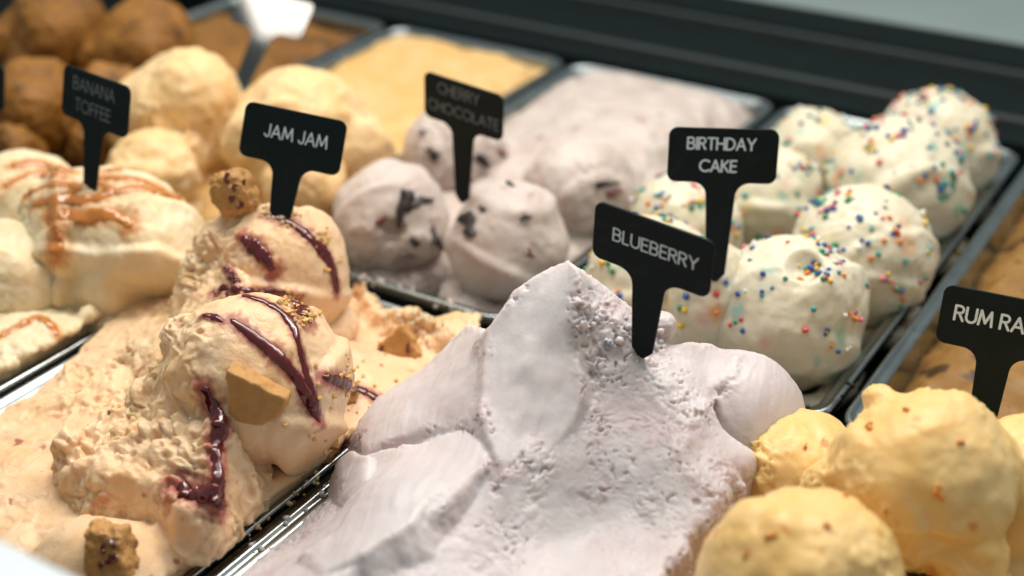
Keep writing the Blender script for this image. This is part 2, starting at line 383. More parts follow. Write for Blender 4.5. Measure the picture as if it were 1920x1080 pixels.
def resample(pts, n):
    pts = np.array(pts, float); k = len(pts)
    t = np.concatenate([[0], np.cumsum(np.hypot(*np.diff(pts[:, :2], axis=0).T))]); s = np.linspace(0, t[-1], n)
    out = []
    for x in s:                      # Catmull-Rom
        i = min(max(int(np.searchsorted(t, x) - 1), 0), k - 2); f = (x - t[i]) / max(1e-9, t[i + 1] - t[i])
        p0, p1, p2, p3 = pts[max(i - 1, 0)], pts[i], pts[i + 1], pts[min(i + 2, k - 1)]
        out.append(0.5 * ((2 * p1) + (-p0 + p2) * f + (2 * p0 - 5 * p1 + 4 * p2 - p3) * f ** 2 + (-p0 + 3 * p1 - 3 * p2 + p3) * f ** 3))
    return np.array(out)
class Mound:
    """ice cream filling a pan: layered spatula strokes as a height field, made solid and meshed evenly"""
    def __init__(s, x0, x1, y0, y1, vox, seed):
        s.b = (x0, x1, y0, y1); s.vox = vox; s.seed = seed
        s.ax = np.arange(x0 - .02, x1 + .02, vox); s.ay = np.arange(y0 - .02, y1 + .02, vox)
        s.x, s.y = np.meshgrid(s.ax, s.ay, indexing='ij')
        P = np.stack([s.x, s.y, 0 * s.x], -1)
        s.wx = fbm(P, 45, 3, seed); s.wy = fbm(P, 45, 3, seed + 1); s.ed = fbm(P, 160, 3, seed + 2)
        s.h = None; s.r = None; s.extra = []
    def body(s, pts, rough):
        s.h = tps(pts)(s.x, s.y); s.r = np.full(s.h.shape, float(rough))
    def stroke(s, outline, inner=(), rough=0.0, slope=2.2, lip=0.0025, rag=1.0, raised=0.0, k=0.0006, torn=0.7):
        o = W3(outline) if len(outline[0]) == 3 else outline
        f = tps(o + (W3(inner) if inner else []))
        x = s.x + rag * 0.0022 * s.wx; y = s.y + rag * 0.0022 * s.wy
        d = poly_sd(x, y, [p[:2] for p in o]) + rag * 0.0011 * s.ed
        near = d > -0.03
        h = np.where(near, f(np.clip(x, x[near].min(), x[near].max()), y), -1) + raised
        h = h - np.where(d < 0, -d * slope, 0) - lip * 0.5 * np.clip(1 - d / lip, 0, 1) ** 2 * (d < lip)
        t = sstep(-0.0015, 0.0015, h - s.h)
        eb = torn * np.exp(-((d - .001) / .0028) ** 2) * sstep(-.1, .3, s.wy)
        s.r = s.r * (1 - t) + np.maximum(rough, eb) * t
        s.h = smax(h, s.h, k)
    def ridge(s, path, width, height, rough):
        p = resample(W3(path), 40); d = np.full(s.x.shape, 9.0); x = s.x + .003 * s.wx; y = s.y + .003 * s.wy
        for q in p: d = np.minimum(d, np.hypot(x - q[0], y - q[1]))
        g = np.exp(-(d / width) ** 2); s.h = s.h + g * height * (.8 + .9 * s.ed + .6 * s.wx); s.r = s.r * (1 - g) + rough * g
    def rough_spot(s, u, v, z, rad, val):
        p = at(u, v, z); d = np.hypot(s.x - p[0], s.y - p[1]) + 0.006 * s.wx
        t = sstep(rad, rad * .5, d); s.r = s.r * (1 - t) + val * t
    def build(s, name, mat, zb, ztop, inset=0.001, extra=None, rough_amp=0.0012, rscale=210, grain=1.0, disp=None, tintfn=None, over=True, walls=0.0):
        x0, x1, y0, y1 = s.b; v = s.vox
        gx, gy = np.gradient(s.h, v); sl = np.sqrt(1 + gx ** 2 + gy ** 2)
        zz = np.arange(zb - 3 * v, ztop + 4 * v, v, dtype=np.float32)
        Z = zz[None, None, :]
        h32, s32 = s.h.astype(np.float32)[:, :, None], sl.astype(np.float32)[:, :, None]
        d = (Z - h32) / s32
        cx, cy = (x0 + x1) / 2, (y0 + y1) / 2
        qx = np.abs(s.x - cx) - (x1 - x0) / 2 + inset + 0.015; qy = np.abs(s.y - cy) - (y1 - y0) / 2 + inset + 0.015
        wall = np.hypot(np.maximum(qx, 0), np.maximum(qy, 0)) + np.minimum(np.maximum(qx, qy), 0) - 0.015
        wall = wall.astype(np.float32)[:, :, None]
        if over:                                          # above the rim it may bulge over, unevenly
            n2 = (.0045 * s.wx + .0030 * s.ed + .003 * s.wy).astype(np.float32)[:, :, None]
            wall = wall - np.clip((Z - 0.001) * 1.5, 0, 0.010) + n2 * np.clip(Z * 120, 0, 1)
        d = smax(d, wall, 0.006 if over else 0.002)
        if extra is not None:
            d = extra(d, s.x.astype(np.float32)[:, :, None], s.y.astype(np.float32)[:, :, None], Z)
            d = smax(d, (wall - 0.002) * np.clip(-(Z - .002) * 200, 0, 1) - 0.02 * np.clip((Z - .002) * 200, 0, 1), 0.001)
        d = np.maximum(d, zb - Z)
        lo = (s.ax[0], s.ay[0], zz[0])
        P, Q = polygonise(d, lo, v); P = relax(P, Q, 1); N = normals(P, Q)
        i = np.clip(((P[:, 0] - s.ax[0]) / v), 0, len(s.ax) - 1.001); j = np.clip((P[:, 1] - s.ay[0]) / v, 0, len(s.ay) - 1.001)
        i0, j0 = i.astype(int), j.astype(int)
        r = s.r[i0, j0]
        if walls: r = np.maximum(r, walls * (P[:, 1] < .425) * sstep(.45, .15, N[:, 2] + .25 * fbm(P, 90, 2, s.seed)))
        dd = grain * 0.00016 * fbm(P, 480, 2, s.seed) * (.6 + r)
        m = r > 0.01
        cr = np.zeros(len(P), np.float32)
        cr[m] = crumbly(P[m], rough_amp, s.seed, rscale) * r[m]
        dd = dd + cr
        if disp is not None: dd = dd + disp(P, N, r)
        P = P + N * dd[:, None]
        tint = tintfn(P, N, r, cr) if tintfn else np.zeros(len(P))
        return mesh_np(name, P, Q, mat, origin=(cx, cy, zb), tint=tint)

# ------------------------------------------------------------------ the setting: the display case
FLOOR = -0.036
structure(box('case_floor', -1.15, 0.35, 0.12, 0.925, FLOOR - 0.02, FLOOR, M['deck']))
structure(box('case_front_wall', -1.15, 0.35, 0.10, 0.118, FLOOR - 0.02, 0.095, M['deck']))
structure(box('front_ledge', -1.15, 0.35, 0.085, 0.186, 0.097, 0.118, M['ledge'], bevel=0.003))
structure(box('back_sill', -1.15, 0.35, 0.927, 0.955, FLOOR - 0.02, -0.004, M['deck'], bevel=0.001))
structure(box('sliding_track', -1.15, 0.35, 0.957, 0.965, FLOOR - 0.02, 0.001, M['track'], bevel=0.001))
structure(box('back_channel', -1.15, 0.35, 0.967, 1.052, FLOOR - 0.02, -0.006, M['deck'], bevel=0.001))
structure(box('door_track', -1.15, 0.35, 1.054, 1.062, FLOOR - 0.02, 0.001, M['track'], bevel=0.001))
structure(box('back_frame', -1.15, 0.35, 1.064, 1.118, FLOOR - 0.02, 0.003, M['deck'], bevel=0.001))
structure(box('worktop', -1.15, 0.60, 1.12, 1.36, FLOOR - 0.02, 0.004, M['counter'], bevel=0.002))
structure(box('worktop_upstand', -1.15, 0.60, 1.362, 1.40, FLOOR - 0.02, 0.05, M['deck'], bevel=0.002))

# ------------------------------------------------------------------ steel pans
XE = [-0.846, -0.674, -0.503, -0.3295, -0.157, 0.016]      # column edges
ROW = {'front': (0.192, 0.519), 'rear': (0.533, 0.905)}
def rrect(x0, x1, y0, y1, r, n=5):
    out = []
    for cx, cy, a0 in ((x1 - r, y1 - r, 0), (x0 + r, y1 - r, 90), (x0 + r, y0 + r, 180), (x1 - r, y0 + r, 270)):
        for k in range(n + 1):
            a = R_(a0 + 90 * k / n); out.append((cx + r * math.cos(a), cy + r * math.sin(a)))
    return out
def loft(rings):
    V, F = [], []; n = len(rings[0])
    for r in rings: V += r
    for k in range(len(rings) - 1):
        for i in range(n):
            j = (i + 1) % n; F.append((k * n + i, k * n + j, (k + 1) * n + j, (k + 1) * n + i))
    return V, F
RIM = {}
def pan(col, row, label):
    x0, x1 = XE[col] + 0.0028, XE[col + 1] - 0.0028; y0, y1 = ROW[row]
    t = empty('steel_pan', ((x0 + x1) / 2, (y0 + y1) / 2, FLOOR)); tag(t, label, 'pan', 'steel ice cream pans in the case')
    def ring(i, z, r=None): return [(a, b, z) for a, b in rrect(x0 + i, x1 - i, y0 + i, y1 - i, max(0.003, 0.016 - i * .6))]
    prof = [(0.0000, -0.0045), (0.0000, -0.0015), (0.0007, -0.0003), (0.0018, 0.0), (0.0030, -0.0006), (0.0036, -0.0018), (0.0050, -0.0022), (0.0072, -0.0022), (0.0080, -0.0030)]
    V, F = loft([ring(i, z) for i, z in prof]); RIM[(col, row)] = mesh_np('rim', V, F, M['steel'], parent=t)
    r2 = [ring(0.0081, -0.0031), ring(0.0105, -0.022), ring(0.013, -0.0275), ring(0.018, -0.029)]
    V, F = loft(r2); n = len(r2[0]); F.append(tuple(range(3 * n, 4 * n)))
    b = len(V); r3 = [ring(0.0172, -0.0355), ring(0.0095, -0.034), ring(0.0072, -0.0040)]      # outer skin down to the case floor
    V2, F2 = loft(r3); V += V2; F += [tuple(i + b for i in f) for f in F2]
    F.append(tuple(range(b, b + n)))
    mesh_np('basin', V, F, M['steel'], parent=t, smooth=True)
    return (x0 + 0.008, x1 - 0.008, y0 + 0.008, y1 - 0.008)
PB = {}
for key, col, row, lb in (('brown', 0, 'rear', 'steel pan holding brown caramel ice cream'),
                          ('cream', 1, 'rear', 'steel pan holding cream scoops and flat peach ice cream'),
                          ('cherry', 2, 'rear', 'steel pan under the cherry chocolate scoops'),
                          ('birthday', 3, 'rear', 'steel pan under the sprinkle covered birthday cake scoops'),
                          ('rum', 4, 'rear', 'steel pan holding flat ochre rum raisin ice cream'),
                          ('toffee', 1, 'front', 'steel pan holding banana toffee scoops with caramel drizzle'),
                          ('jam', 2, 'front', 'steel pan holding the jam streaked biscuit ice cream'),
                          ('blue', 3, 'front', 'steel pan under the lilac blueberry ice cream'),
                          ('yellow', 4, 'front', 'steel pan holding yellow mango coloured scoops')):
    PB[key] = pan(col, row, lb)
PF = -0.0285                                                 # pan floor

# ------------------------------------------------------------------ blueberry
def blueberry():
    x0, x1, y0, y1 = PB['blue']
    m = Mound(x0, x1, y0, y1, 0.00072, 3)
    hill = W3([(900, 905, .039), (850, 965, .034), (780, 1045, .031), (900, 1075, .026), (1050, 1010, .026), (1150, 950, .031), (1250, 1000, .031),
               (1335, 930, .037), (1362, 978, .032), (1300, 1075, .032), (1100, 1075, .027), (1000, 910, .0390), (1100, 860, .0425), (1250, 870, .044),
               (1310, 860, .042), (1110, 700, .0600), (1150, 720, .057), (1215, 650, .064), (1172, 612, .0735), (1125, 568, .0805), (1250, 710, .058),
               (1200, 780, .050), (1060, 500, .092), (1080, 812, .0475), (1225, 625, .067), (950, 890, .0435), (1025, 880, .0425)])
    hill += [(-.262, .485, .044), (-.215, .492, .026), (-.25, .512, .0), (-.20, .512, 0), (-.318, .47, .0), (-.318, .40, .003), (-.318, .34, .0), (-.318, .2, -.004),
             (-.166, .30, .012), (-.166, .2, -.004), (-.24, .20, .0), (-.24, .26, .014), (-.318, .51, -.006), (-.166, .51, -.006), (-.29, .45, .03)]
    m.body(hill, 0.85)
    # left lower face
    m.stroke([(838, 640, .040), (880, 606, .050), (915, 612, .062), (903, 690, .0595), (906, 770, .0525), (918, 830, .0465), (860, 806, .042), (790, 806, .034),
              (690, 850, .020), (652, 812, .014), (700, 742, .022), (790, 690, .032)], [(820, 750, .041), (740, 790, .030)], rough=0.0, slope=2.0, lip=.002, torn=.9)
    m.rough_spot(858, 628, .044, .012, 1.1); m.rough_spot(668, 812, .016, .008, 1.0)
    # low petal in front, bulging, and a thin fin curling off its left side
    m.stroke([(690, 846, .024), (790, 828, .034), (868, 798, .043), (912, 832, .0465), (920, 862, .0455), (872, 915, .0425), (832, 960, .040), (745, 1018, .036), (650, 1082, .032),
              (560, 1140, .026), (430, 1140, .004), (440, 1080, .000), (540, 1030, .002), (628, 960, .006), (640, 880, .010)],
             [(760, 930, .0415), (680, 990, .034), (800, 870, .0415), (600, 1060, .026), (700, 900, .033)], rough=0.0, slope=1.7, lip=.003, k=.0006, torn=.9)
    m.stroke([(628, 868, .013), (655, 846, .018), (690, 858, .026), (690, 905, .027), (655, 965, .017), (636, 945, .012)], rough=0.0, slope=1.8, lip=.003, raised=.002)
    # long torn tongue lying over the petal
    m.stroke([(560, 1040, .020), (640, 985, .028), (735, 935, .038), (800, 900, .041), (826, 925, .0415), (775, 985, .0405), (690, 1042, .036), (600, 1085, .028)], rough=0.0, slope=1.3, lip=.003, raised=.0012, k=.0006, torn=.5)
    # the tall smooth blade, its foot running out into the hollow
    m.stroke([(1062, 488, .0955), (1030, 500, .092), (985, 533, .086), (945, 578, .078), (913, 620, .070), (902, 690, .0615), (905, 770, .0535), (922, 850, .047), (950, 876, .0445),
              (1010, 868, .0445), (1070, 805, .0495), (1092, 740, .0575), (1090, 640, .072), (1096, 560, .086), (1084, 505, .0945)],
             [(990, 680, .0665), (985, 780, .0535), (1040, 700, .063), (1010, 820, .0485)], rough=0.0, slope=1.7, rag=1.3, lip=.0012, k=.0012, torn=.8, raised=.0006)
    # smoothed plateau in front of the sign
    m.stroke([(1185, 668, .061), (1250, 645, .062), (1330, 640, .058), (1385, 668, .050), (1365, 730, .046), (1300, 790, .0455), (1235, 770, .052), (1190, 720, .057)],
             [(1300, 715, .0545)], rough=0.22, slope=1.5, k=.002)
    m.rough_spot(1420, 790, .03, .030, .05); m.rough_spot(1400, 880, .015, .03, .05); m.rough_spot(1450, 720, .03, .02, .05)
    m.ridge([(1380, 700, .047), (1345, 755, .0455), (1305, 800, .044), (1272, 855, .043)], .0045, .0034, 1.6)
    m.ridge([(1300, 890, .041), (1335, 925, .037), (1358, 965, .033), (1340, 1020, .032), (1300, 1075, .031)], .0045, .0030, 1.6)
    m.rough_spot(1160, 620, .072, .024, 2.3); m.rough_spot(1190, 680, .062, .014, 2.0); m.rough_spot(1112, 680, .063, .006, 1.8)
    m.rough_spot(900, 1010, .028, .024, 0.45); m.rough_spot(1050, 1030, .026, .024, 0.3); m.rough_spot(1180, 1020, .030, .016, .6)
    m.r = m.r * (.30 + .95 * sstep(-.30, .35, fbm(np.stack([m.x, m.y, 0 * m.x], -1), 62, 3, 91)))
    dc = at(1378, 812, .018); kn = at(1240, 612, .066)
    def extra(d, X, Y, Z):
        a = np.sqrt(((X - dc[0]) / .030) ** 2 + ((Y - dc[1]) / .035) ** 2 + ((Z - dc[2]) / .0365) ** 2)
        g = np.abs(a - 1.06) * .030                       # groove where the ball leaves the flap in front of it
        d = smax(d, .0032 * sstep(-.010, -.024, Y - dc[1] + .3 * (Z - dc[2])) - g - .0004, .0015)
        d = smin(d, (a - 1) * .030, .0010 + .006 * sstep(.0, .03, Z - dc[2] + (Y - dc[1]) * .8))
        e = np.sqrt((X - kn[0]) ** 2 + (Y - kn[1]) ** 2 + (Z - kn[2]) ** 2) - .0065
        return smin(d, e, .003)
    st = unit((0.35, -1.0, 0))
    def pits(P, r):
        w = np.stack([fbm(P, 150, 2, 70 + k) for k in range(3)], -1) * .0035
        a = fbm((P + w) * np.array([1.3, .8, 1.3]), 330, 3, 12); return sstep(0.16, 0.42, a) * sstep(-.05, .30, fbm(P, 48, 3, 13) + r * .25 - .10)
    def disp(P, N, r):
        a = P[:, 0] * st[1] - P[:, 1] * st[0]; b = P[:, 0] * st[0] + P[:, 1] * st[1]
        a = a + .004 * fbm(P, 40, 2, 5); s = fbm(np.stack([a * 420, b * 70, P[:, 2] * 70], -1), 1.0, 2, 4)
        s2 = fbm(np.stack([a * 190, b * 22, P[:, 2] * 22], -1), 1.0, 3, 6)
        return (0.00007 * s + .00045 * s2) * (1 - np.clip(r, 0, 1)) + 0.0009 * fbm(P, 55, 2, 8) * np.clip(.3 + r, 0, 1) - 0.0014 * pits(P, r) * sstep(0.03, .25, r) - .0006 * sstep(.42, .56, fbm(P, 230, 3, 33)) * sstep(.0, .35, fbm(P, 40, 2, 34))
    def tint(P, N, r, cr):
        f = fbm(P, 45, 3, 21)
        dots = sstep(0.60, 0.68, fbm(P, 130, 2, 31)) * .6
        return np.clip(0.42 * sstep(-.2, .45, f) * np.clip(.12 + r, 0, 1) + 0.55 * pits(P, r) * sstep(0.03, .25, r) + dots * sstep(0, .3, r + .1), 0, 1)
    o = m.build('blueberry_ice_cream', M['blueberry'], PF, 0.104, extra=extra, disp=disp, tintfn=tint, rough_amp=0.00085, rscale=250, grain=.5, walls=.8)
    return tag(o, 'tall lilac blueberry ice cream heaped in smooth and crumbly spatula strokes', 'ice cream')
blue = blueberry()

# ------------------------------------------------------------------ jam and biscuit ice cream
def jam_tint(seed, lim=.5):
    def f(P, q, nz):
        a = sstep(lim, lim + .12, fbm(P, 55, 3, seed)); return 0.55 * a
    return f
def jam_body():
    x0, x1, y0, y1 = PB['jam']
    m = Mound(x0, x1, y0, y1, 0.00095, 5)
    pts = W3([(20, 780, -.002), (60, 880, .006), (60, 960, .006), (150, 760, .005), (200, 690, .006), (300, 620, .012), (330, 560, .012), (230, 640, .008),
              (480, 930, .006), (600, 870, .003), (560, 900, .0), (300, 1060, .005), (420, 1035, .001), (160, 1000, .008), (100, 1060, .008),
              (700, 640, -.003), (760, 612, -.003), (840, 600, .006), (800, 650, .0), (660, 590, -.004), (700, 740, .006), (640, 800, .006), (820, 690, .0), (650, 700, .012)])
    pts += [(-.40, .45, .02), (-.36, .40, .010), (-.45, .50, .006), (-.40, .23, .0), (-.48, .25, .0), (-.40, .36, .010)]
    m.body(pts, 0.5)
    # soft lobe low at the front
    m.stroke([(60, 1010, .016), (120, 950, .018), (210, 955, .020), (320, 985, .014), (430, 1030, .004), (380, 1060, .002), (250, 1110, .012), (100, 1110, .014)],
             [(180, 1010, .026)], rough=0.05, slope=0.9, lip=.012, k=.004)
    # dragged torn slab running from the front scoop down to a cliff
    m.stroke([(385, 630, .052), (320, 670, .040), (215, 760, .026), (105, 850, .020), (110, 885, .020), (225, 905, .027), (300, 930, .027), (340, 962, .027), (418, 945, .031), (416, 880, .037),
              (425, 800, .046), (425, 720, .052)], [(300, 800, .036)], rough=1.0, slope=3.2, rag=2.6, lip=.005)
    m.ridge([(335, 965, .026), (285, 925, .028), (225, 900, .027), (160, 880, .023)], .0045, .004, .15)
    m.ridge([(120, 850, .021), (190, 790, .026), (260, 720, .034)], .005, .004, 1.2)
    # torn wall joining the two scoops
    m.stroke([(352, 470, .050), (345, 560, .034), (352, 610, .034), (400, 640, .044), (470, 600, .050), (470, 520, .055), (420, 450, .056)], rough=1.0, slope=2.4, rag=2.2, lip=.004)
    # ragged left ridge behind
    m.stroke([(225, 640, .014), (290, 600, .020), (350, 590, .030), (330, 650, .030), (275, 690, .020), (235, 665, .014)], rough=0.5, slope=1.3, lip=.008, k=.003)
    # smooth apron at the right
    m.stroke([(430, 930, .010), (520, 870, .014), (610, 830, .011), (640, 790, .010), (650, 850, .004), (560, 930, .003), (470, 1000, .002), (400, 1010, .006)], rough=0.0, slope=0.8, lip=.010, k=.004)
    m.stroke([(640, 640, .002), (700, 650, .004), (790, 670, .004), (800, 700, .006), (700, 760, .008), (620, 740, .014)], rough=0.12, slope=1.0, lip=.008, k=.003)
    # frosty ridge hanging over the rear rim
    m.ridge([(660, 522, .010), (700, 545, .009), (735, 580, .008), (790, 600, .010), (845, 625, .009)], .006, .011, 1.2)
    m.rough_spot(80, 830, .004, .03, 0.5); m.rough_spot(200, 720, .008, .03, .8)
    def disp(P, N, r):
        s = fbm(np.stack([P[:, 0] * 240, P[:, 1] * 700, P[:, 2] * 240], -1), 1.0, 2, 4)
        return 0.0006 * s * np.clip(r, 0, 1) + 0.0016 * fbm(P, 70, 2, 9) * (.4 + r)
    def tint(P, N, r, cr):
        return 0.5 * sstep(.42, .58, fbm(P, 60, 3, 41)) + .7 * sstep(.50, .56, fbm(P, 150, 2, 42))
    o = m.build('jam_biscuit_ice_cream', M['jam_base'], PF, 0.055, disp=disp, tintfn=tint, rough_amp=0.0027, rscale=108, grain=.6, inset=-.003)
    return tag(o, 'torn caramel coloured bed of ice cream filling the jam streaked pan', 'ice cream')
jam_bed = jam_body()
j1 = scoop('ice_cream_scoop', at(480, 708, .043), (.0395, .039, .0385), .006, M['jam_base'], 11, vox=.00085, warp=.09, skirt=0,
           folds=[((.75, .25, .1), .52, .05, .10), ((.9, .3, -.25), .74, .05, .12), ((.3, -.5, -.75), .42, .05, .12)], rough=((-.85, -.50, -.1), .40, .14), rough_amp=.0025, rscale=118,
           lobes=[(-.85, -.35, -.25, .42), (-.50, -.70, -.3, .36), (-.72, -.2, .35, .36), (-.95, -.5, -.5, .45)], tintfn=jam_tint(51))
tag(j1, 'caramel scoop with two long jam streaks and a biscuit wedge in its front', 'ice cream scoop', 'jam and biscuit scoops')
j2 = scoop('ice_cream_scoop', at(528, 508, .038), (.033, .034, .036), .004, M['jam_base'], 12, vox=.0009, warp=.10, skirt=.18, rscale=118,
           folds=[((.8, .1, .2), .62, .05, .10), ((.2, -.4, -.8), .30, .06, .12)], rough=((-.88, -.45, .1), .48, .12), rough_amp=.0026,
           lobes=[(-.78, -.38, .38, .42), (-.95, -.5, -.05, .45), (-.9, -.55, -.5, .5), (-.62, -.2, .75, .28), (-1.15, -.5, .2, .2)], tintfn=jam_tint(52, .42))
tag(j2, 'caramel scoop carrying the JAM JAM sign, torn along its left side', 'ice cream scoop', 'jam and biscuit scoops')

# ------------------------------------------------------------------ surface hits, ribbons
_bvh = {}
def bvh(o):
    if o.name not in _bvh:
        me = o.data; n = len(me.vertices); co = np.empty(n * 3, np.float32); me.vertices.foreach_get('co', co)
        co = co.reshape(-1, 3) + parent_origin(o).astype(np.float32)
        k = len(me.polygons); ix = np.empty(k * 4, np.int32); me.loops.foreach_get('vertex_index', ix)
        _bvh[o.name] = BVHTree.FromPolygons([Vector(c) for c in co.tolist()], ix.reshape(-1, 4).tolist())
    return _bvh[o.name]
def hit(objs, u, v):
    d = Vector(ray(u, v)).normalized(); best = None
    for o in objs:
        p, n, i, t = bvh(o).ray_cast(Vector(CP), d)
        if p is not None and (best is None or t < best[2]): best = (np.array(p), np.array(n), t)
    return best
def drizzle(name, objs, path, mat, parent, height=0.34, seed=0, n=60, wide=1.0):
    """a poured sauce line lying on the surface: path of (u, v, half width in pixels)"""
    rs = resample(path, n); P, N, Wd = [], [], []
    for u, v, w in rs:
        h = hit(objs, u, v)
        if h is None: continue
        P.append(h[0]); N.append(h[1]); Wd.append(max(w, 0.4) * wide * h[2] / FPX)
    P, N, Wd = np.array(P), np.array(N), np.array(Wd)
    if len(P) < 4: return None
    for _ in range(2):               # ease jumps
        P[1:-1] = (P[:-2] + 2 * P[1:-1] + P[2:]) / 4; N[1:-1] = (N[:-2] + 2 * N[1:-1] + N[2:]) / 4
    N /= np.linalg.norm(N, axis=1)[:, None]
    Wd = Wd * (1 + 0.55 * fbm(P, 330, 3, seed)); Wd[0] *= .25; Wd[-1] *= .4; Wd[1] *= .7; Wd[-2] *= .8
    stain(objs, P, float(np.median(Wd)) * 1.35, .8, seed)
    T = np.gradient(P, axis=0); T /= np.linalg.norm(T, axis=1)[:, None] + 1e-9
    B = np.cross(T, N); B /= np.linalg.norm(B, axis=1)[:, None] + 1e-9
    K = 10; V = []
    for i in range(len(P)):
        hh = min(Wd[i] * height, 0.0016) + 0.0002
        for k in range(K):
            a = 2 * math.pi * k / K
            up = math.sin(a); V.append(P[i] + B[i] * Wd[i] * math.cos(a) + N[i] * (hh * up if up > 0 else 0.0012 * up))
    F = [(i * K + k, i * K + (k + 1) % K, (i + 1) * K + (k + 1) % K, (i + 1) * K + k) for i in range(len(P) - 1) for k in range(K)]
    F.append(tuple(range(K))[::-1]); F.append(tuple((len(P) - 1) * K + k for k in range(K)))
    return mesh_np(name, V, F, mat, parent=parent)

def stain(objs, pts, rad, k, seed):
    """sauce soaked into the ice cream round its line"""
    pts = np.array(pts)
    for o in objs:
        me = o.data; n = len(me.vertices); co = np.empty(n * 3, np.float32); me.vertices.foreach_get('co', co)
        co = co.reshape(-1, 3) + parent_origin(o).astype(np.float32)
        lo, hi = pts.min(0) - rad * 3, pts.max(0) + rad * 3
        m = np.where(((co > lo) & (co < hi)).all(1))[0]
        if not len(m): continue
        q = co[m]; d = np.full(len(m), 9.0)
        for p in pts[::2]: d = np.minimum(d, ((q - p) ** 2).sum(1))
        v = k * sstep(rad * 2.0, rad * .5, np.sqrt(d) + rad * 1.3 * fbm(q, 330, 3, seed))
        t = np.empty(n, np.float32); a = me.attributes['tint']; a.data.foreach_get('value', t); t[m] = np.maximum(t[m], v); a.data.foreach_set('value', t)
JS = [j1, j2, jam_bed]
for k, (par, pth) in enumerate([
        (j1, [(402, 553, 3), (450, 553, 4), (505, 570, 6), (545, 603, 7), (560, 645, 6), (573, 695, 6), (585, 745, 8), (598, 782, 11)]),
        (j1, [(432, 598, 4), (478, 632, 8), (525, 672, 9), (560, 715, 9), (585, 762, 9), (600, 792, 5)]),
        (j1, [(380, 725, 6), (398, 760, 10), (412, 800, 12), (405, 840, 9), (408, 880, 7), (412, 930, 14), (412, 955, 6)]),
        (j1, [(330, 915, 10), (365, 925, 16), (400, 925, 18), (412, 945, 14)]),
        (j1, [(380, 590, 4), (402, 594, 6), (418, 604, 2)]),
        (j2, [(453, 444, 6), (475, 462, 12), (495, 482, 11), (512, 508, 4)]),
        (j2, [(500, 402, 3), (545, 418, 6), (588, 452, 9), (618, 490, 9), (630, 530, 6), (632, 552, 3)]),
        (j2, [(420, 500, 3), (432, 515, 7), (444, 528, 6)]),
        (j2, [(398, 548, 4), (420, 542, 6), (470, 545, 5), (540, 550, 5)]),
        (j2, [(552, 565, 8), (566, 580, 11), (580, 602, 8)]),
        (jam_bed, [(604, 706, 4), (640, 716, 8), (675, 730, 8), (708, 748, 8)]),
        (jam_bed, [(640, 838, 8), (655, 846, 14), (668, 856, 8)])]):
    drizzle('jam_streak', JS, pth, M['jam'], par, seed=60 + k, wide=1.3)

# ------------------------------------------------------------------ biscuit pieces
def frame_from(n, up):
    n = unit(n); t = np.cross(up, n); t /= np.linalg.norm(t); b = np.cross(n, t)
    return np.stack([t, b, n], 1)
def biscuit(name, c, axes, cuts, R=0.020, th=0.0085, seed=0, vox=0.0006, mat=None, amp=0.0006, brk=.0022, rnd=.003):
    """a broken piece of round biscuit: disc, cut by break planes (local nx, ny, offset)"""
    lo = np.array([-R * 1.15, -R * 1.15, -th]); hi = -lo
    ax, (X, Y, Z) = grid(lo, hi, vox)
    Pm = np.stack(np.broadcast_arrays(X, Y, Z), -1); n = fbm(Pm, 170, 3, seed)
    a = np.sqrt(X ** 2 + Y ** 2) - R; b = np.abs(Z) - th / 2
    d = smax(a, b + 0 * X, rnd)
    for nx, ny, off in cuts: d = smax(d, X * nx + Y * ny - off + n * brk, 0.0008)
    d = d + n * 0.0007
    P, Q = polygonise(d, lo, vox); P = relax(P, Q, 1); N = normals(P, Q)
    P = P + N * (crumbly(P, amp, seed, 420))[:, None]
    P = P @ np.array(axes).T + np.array(c)
    return mesh_np(name, P, Q, mat or M['biscuit'], origin=(c[0], c[1], P[:, 2].min()))
def look(az, el):
    return np.array([math.sin(az) * math.cos(el), -math.cos(az) * math.cos(el), math.sin(el)])
def biscuit_at(u, v, objs, sink, az, el, spin, cuts, label, **k):
    h = hit(objs, u, v)
    c = h[0] - h[1] * sink if h is not None else at(u, v, sink)
    A = frame_from(look(R_(az), R_(el)), np.array([0, 0, 1.0]))
    s, co = math.sin(R_(spin)), math.cos(R_(spin)); A = A @ np.array([[co, -s, 0], [s, co, 0], [0, 0, 1]])
    return tag(biscuit('biscuit_piece', c, A, cuts, **k), label, 'biscuit', 'broken biscuit pieces')
biscuit_at(480, 727, [j1], -.003, 26, 6, 0, [(-1, 0, .0102), (.46, .89, .0052)], 'smooth tan biscuit wedge set in the front of the jam streaked scoop', R=.0142, th=.010, seed=71, amp=.00012, brk=.0010, rnd=.0025)
biscuit_at(740, 662, [jam_bed], -.004, 20, 20, 0, [(-.75, .65, .006), (.8, .6, .009), (0, -1, .006)], 'biscuit wedge with dark edge lying behind the jam streaked scoops', R=.014, th=.007, seed=72, amp=.0004)
biscuit_at(440, 362, [], .078, 15, 15, 20, [(-1, 0, .009), (1, .1, .009), (0, 1, .011)], 'jam soaked biscuit chunk standing beside the JAM JAM sign', R=.0125, th=.017, seed=73, amp=.0009, rnd=.010)
biscuit_at(205, 1035, [jam_bed], 0.0, 20, 25, 0, [(-1, 0, .008), (1, .2, .008), (0, 1, .010)], 'dark biscuit chunk low in the caramel bed near the front ledge', R=.0125, th=.013, seed=74, amp=.0009, rnd=.007)
biscuit_at(600, 832, [jam_bed], 0.001, 20, 35, 10, [(-1, 0, .006), (0, 1, .004)], 'small biscuit bit tucked under the jam streaked scoop', R=.008, th=.006, seed=75, amp=.0006)
biscuit_at(640, 735, [jam_bed], 0.001, 20, 50, 40, [(-1, 0, .005), (0.4, 1, .005)], 'small biscuit bit lying on a jam streak', R=.008, th=.005, seed=76, amp=.0006)

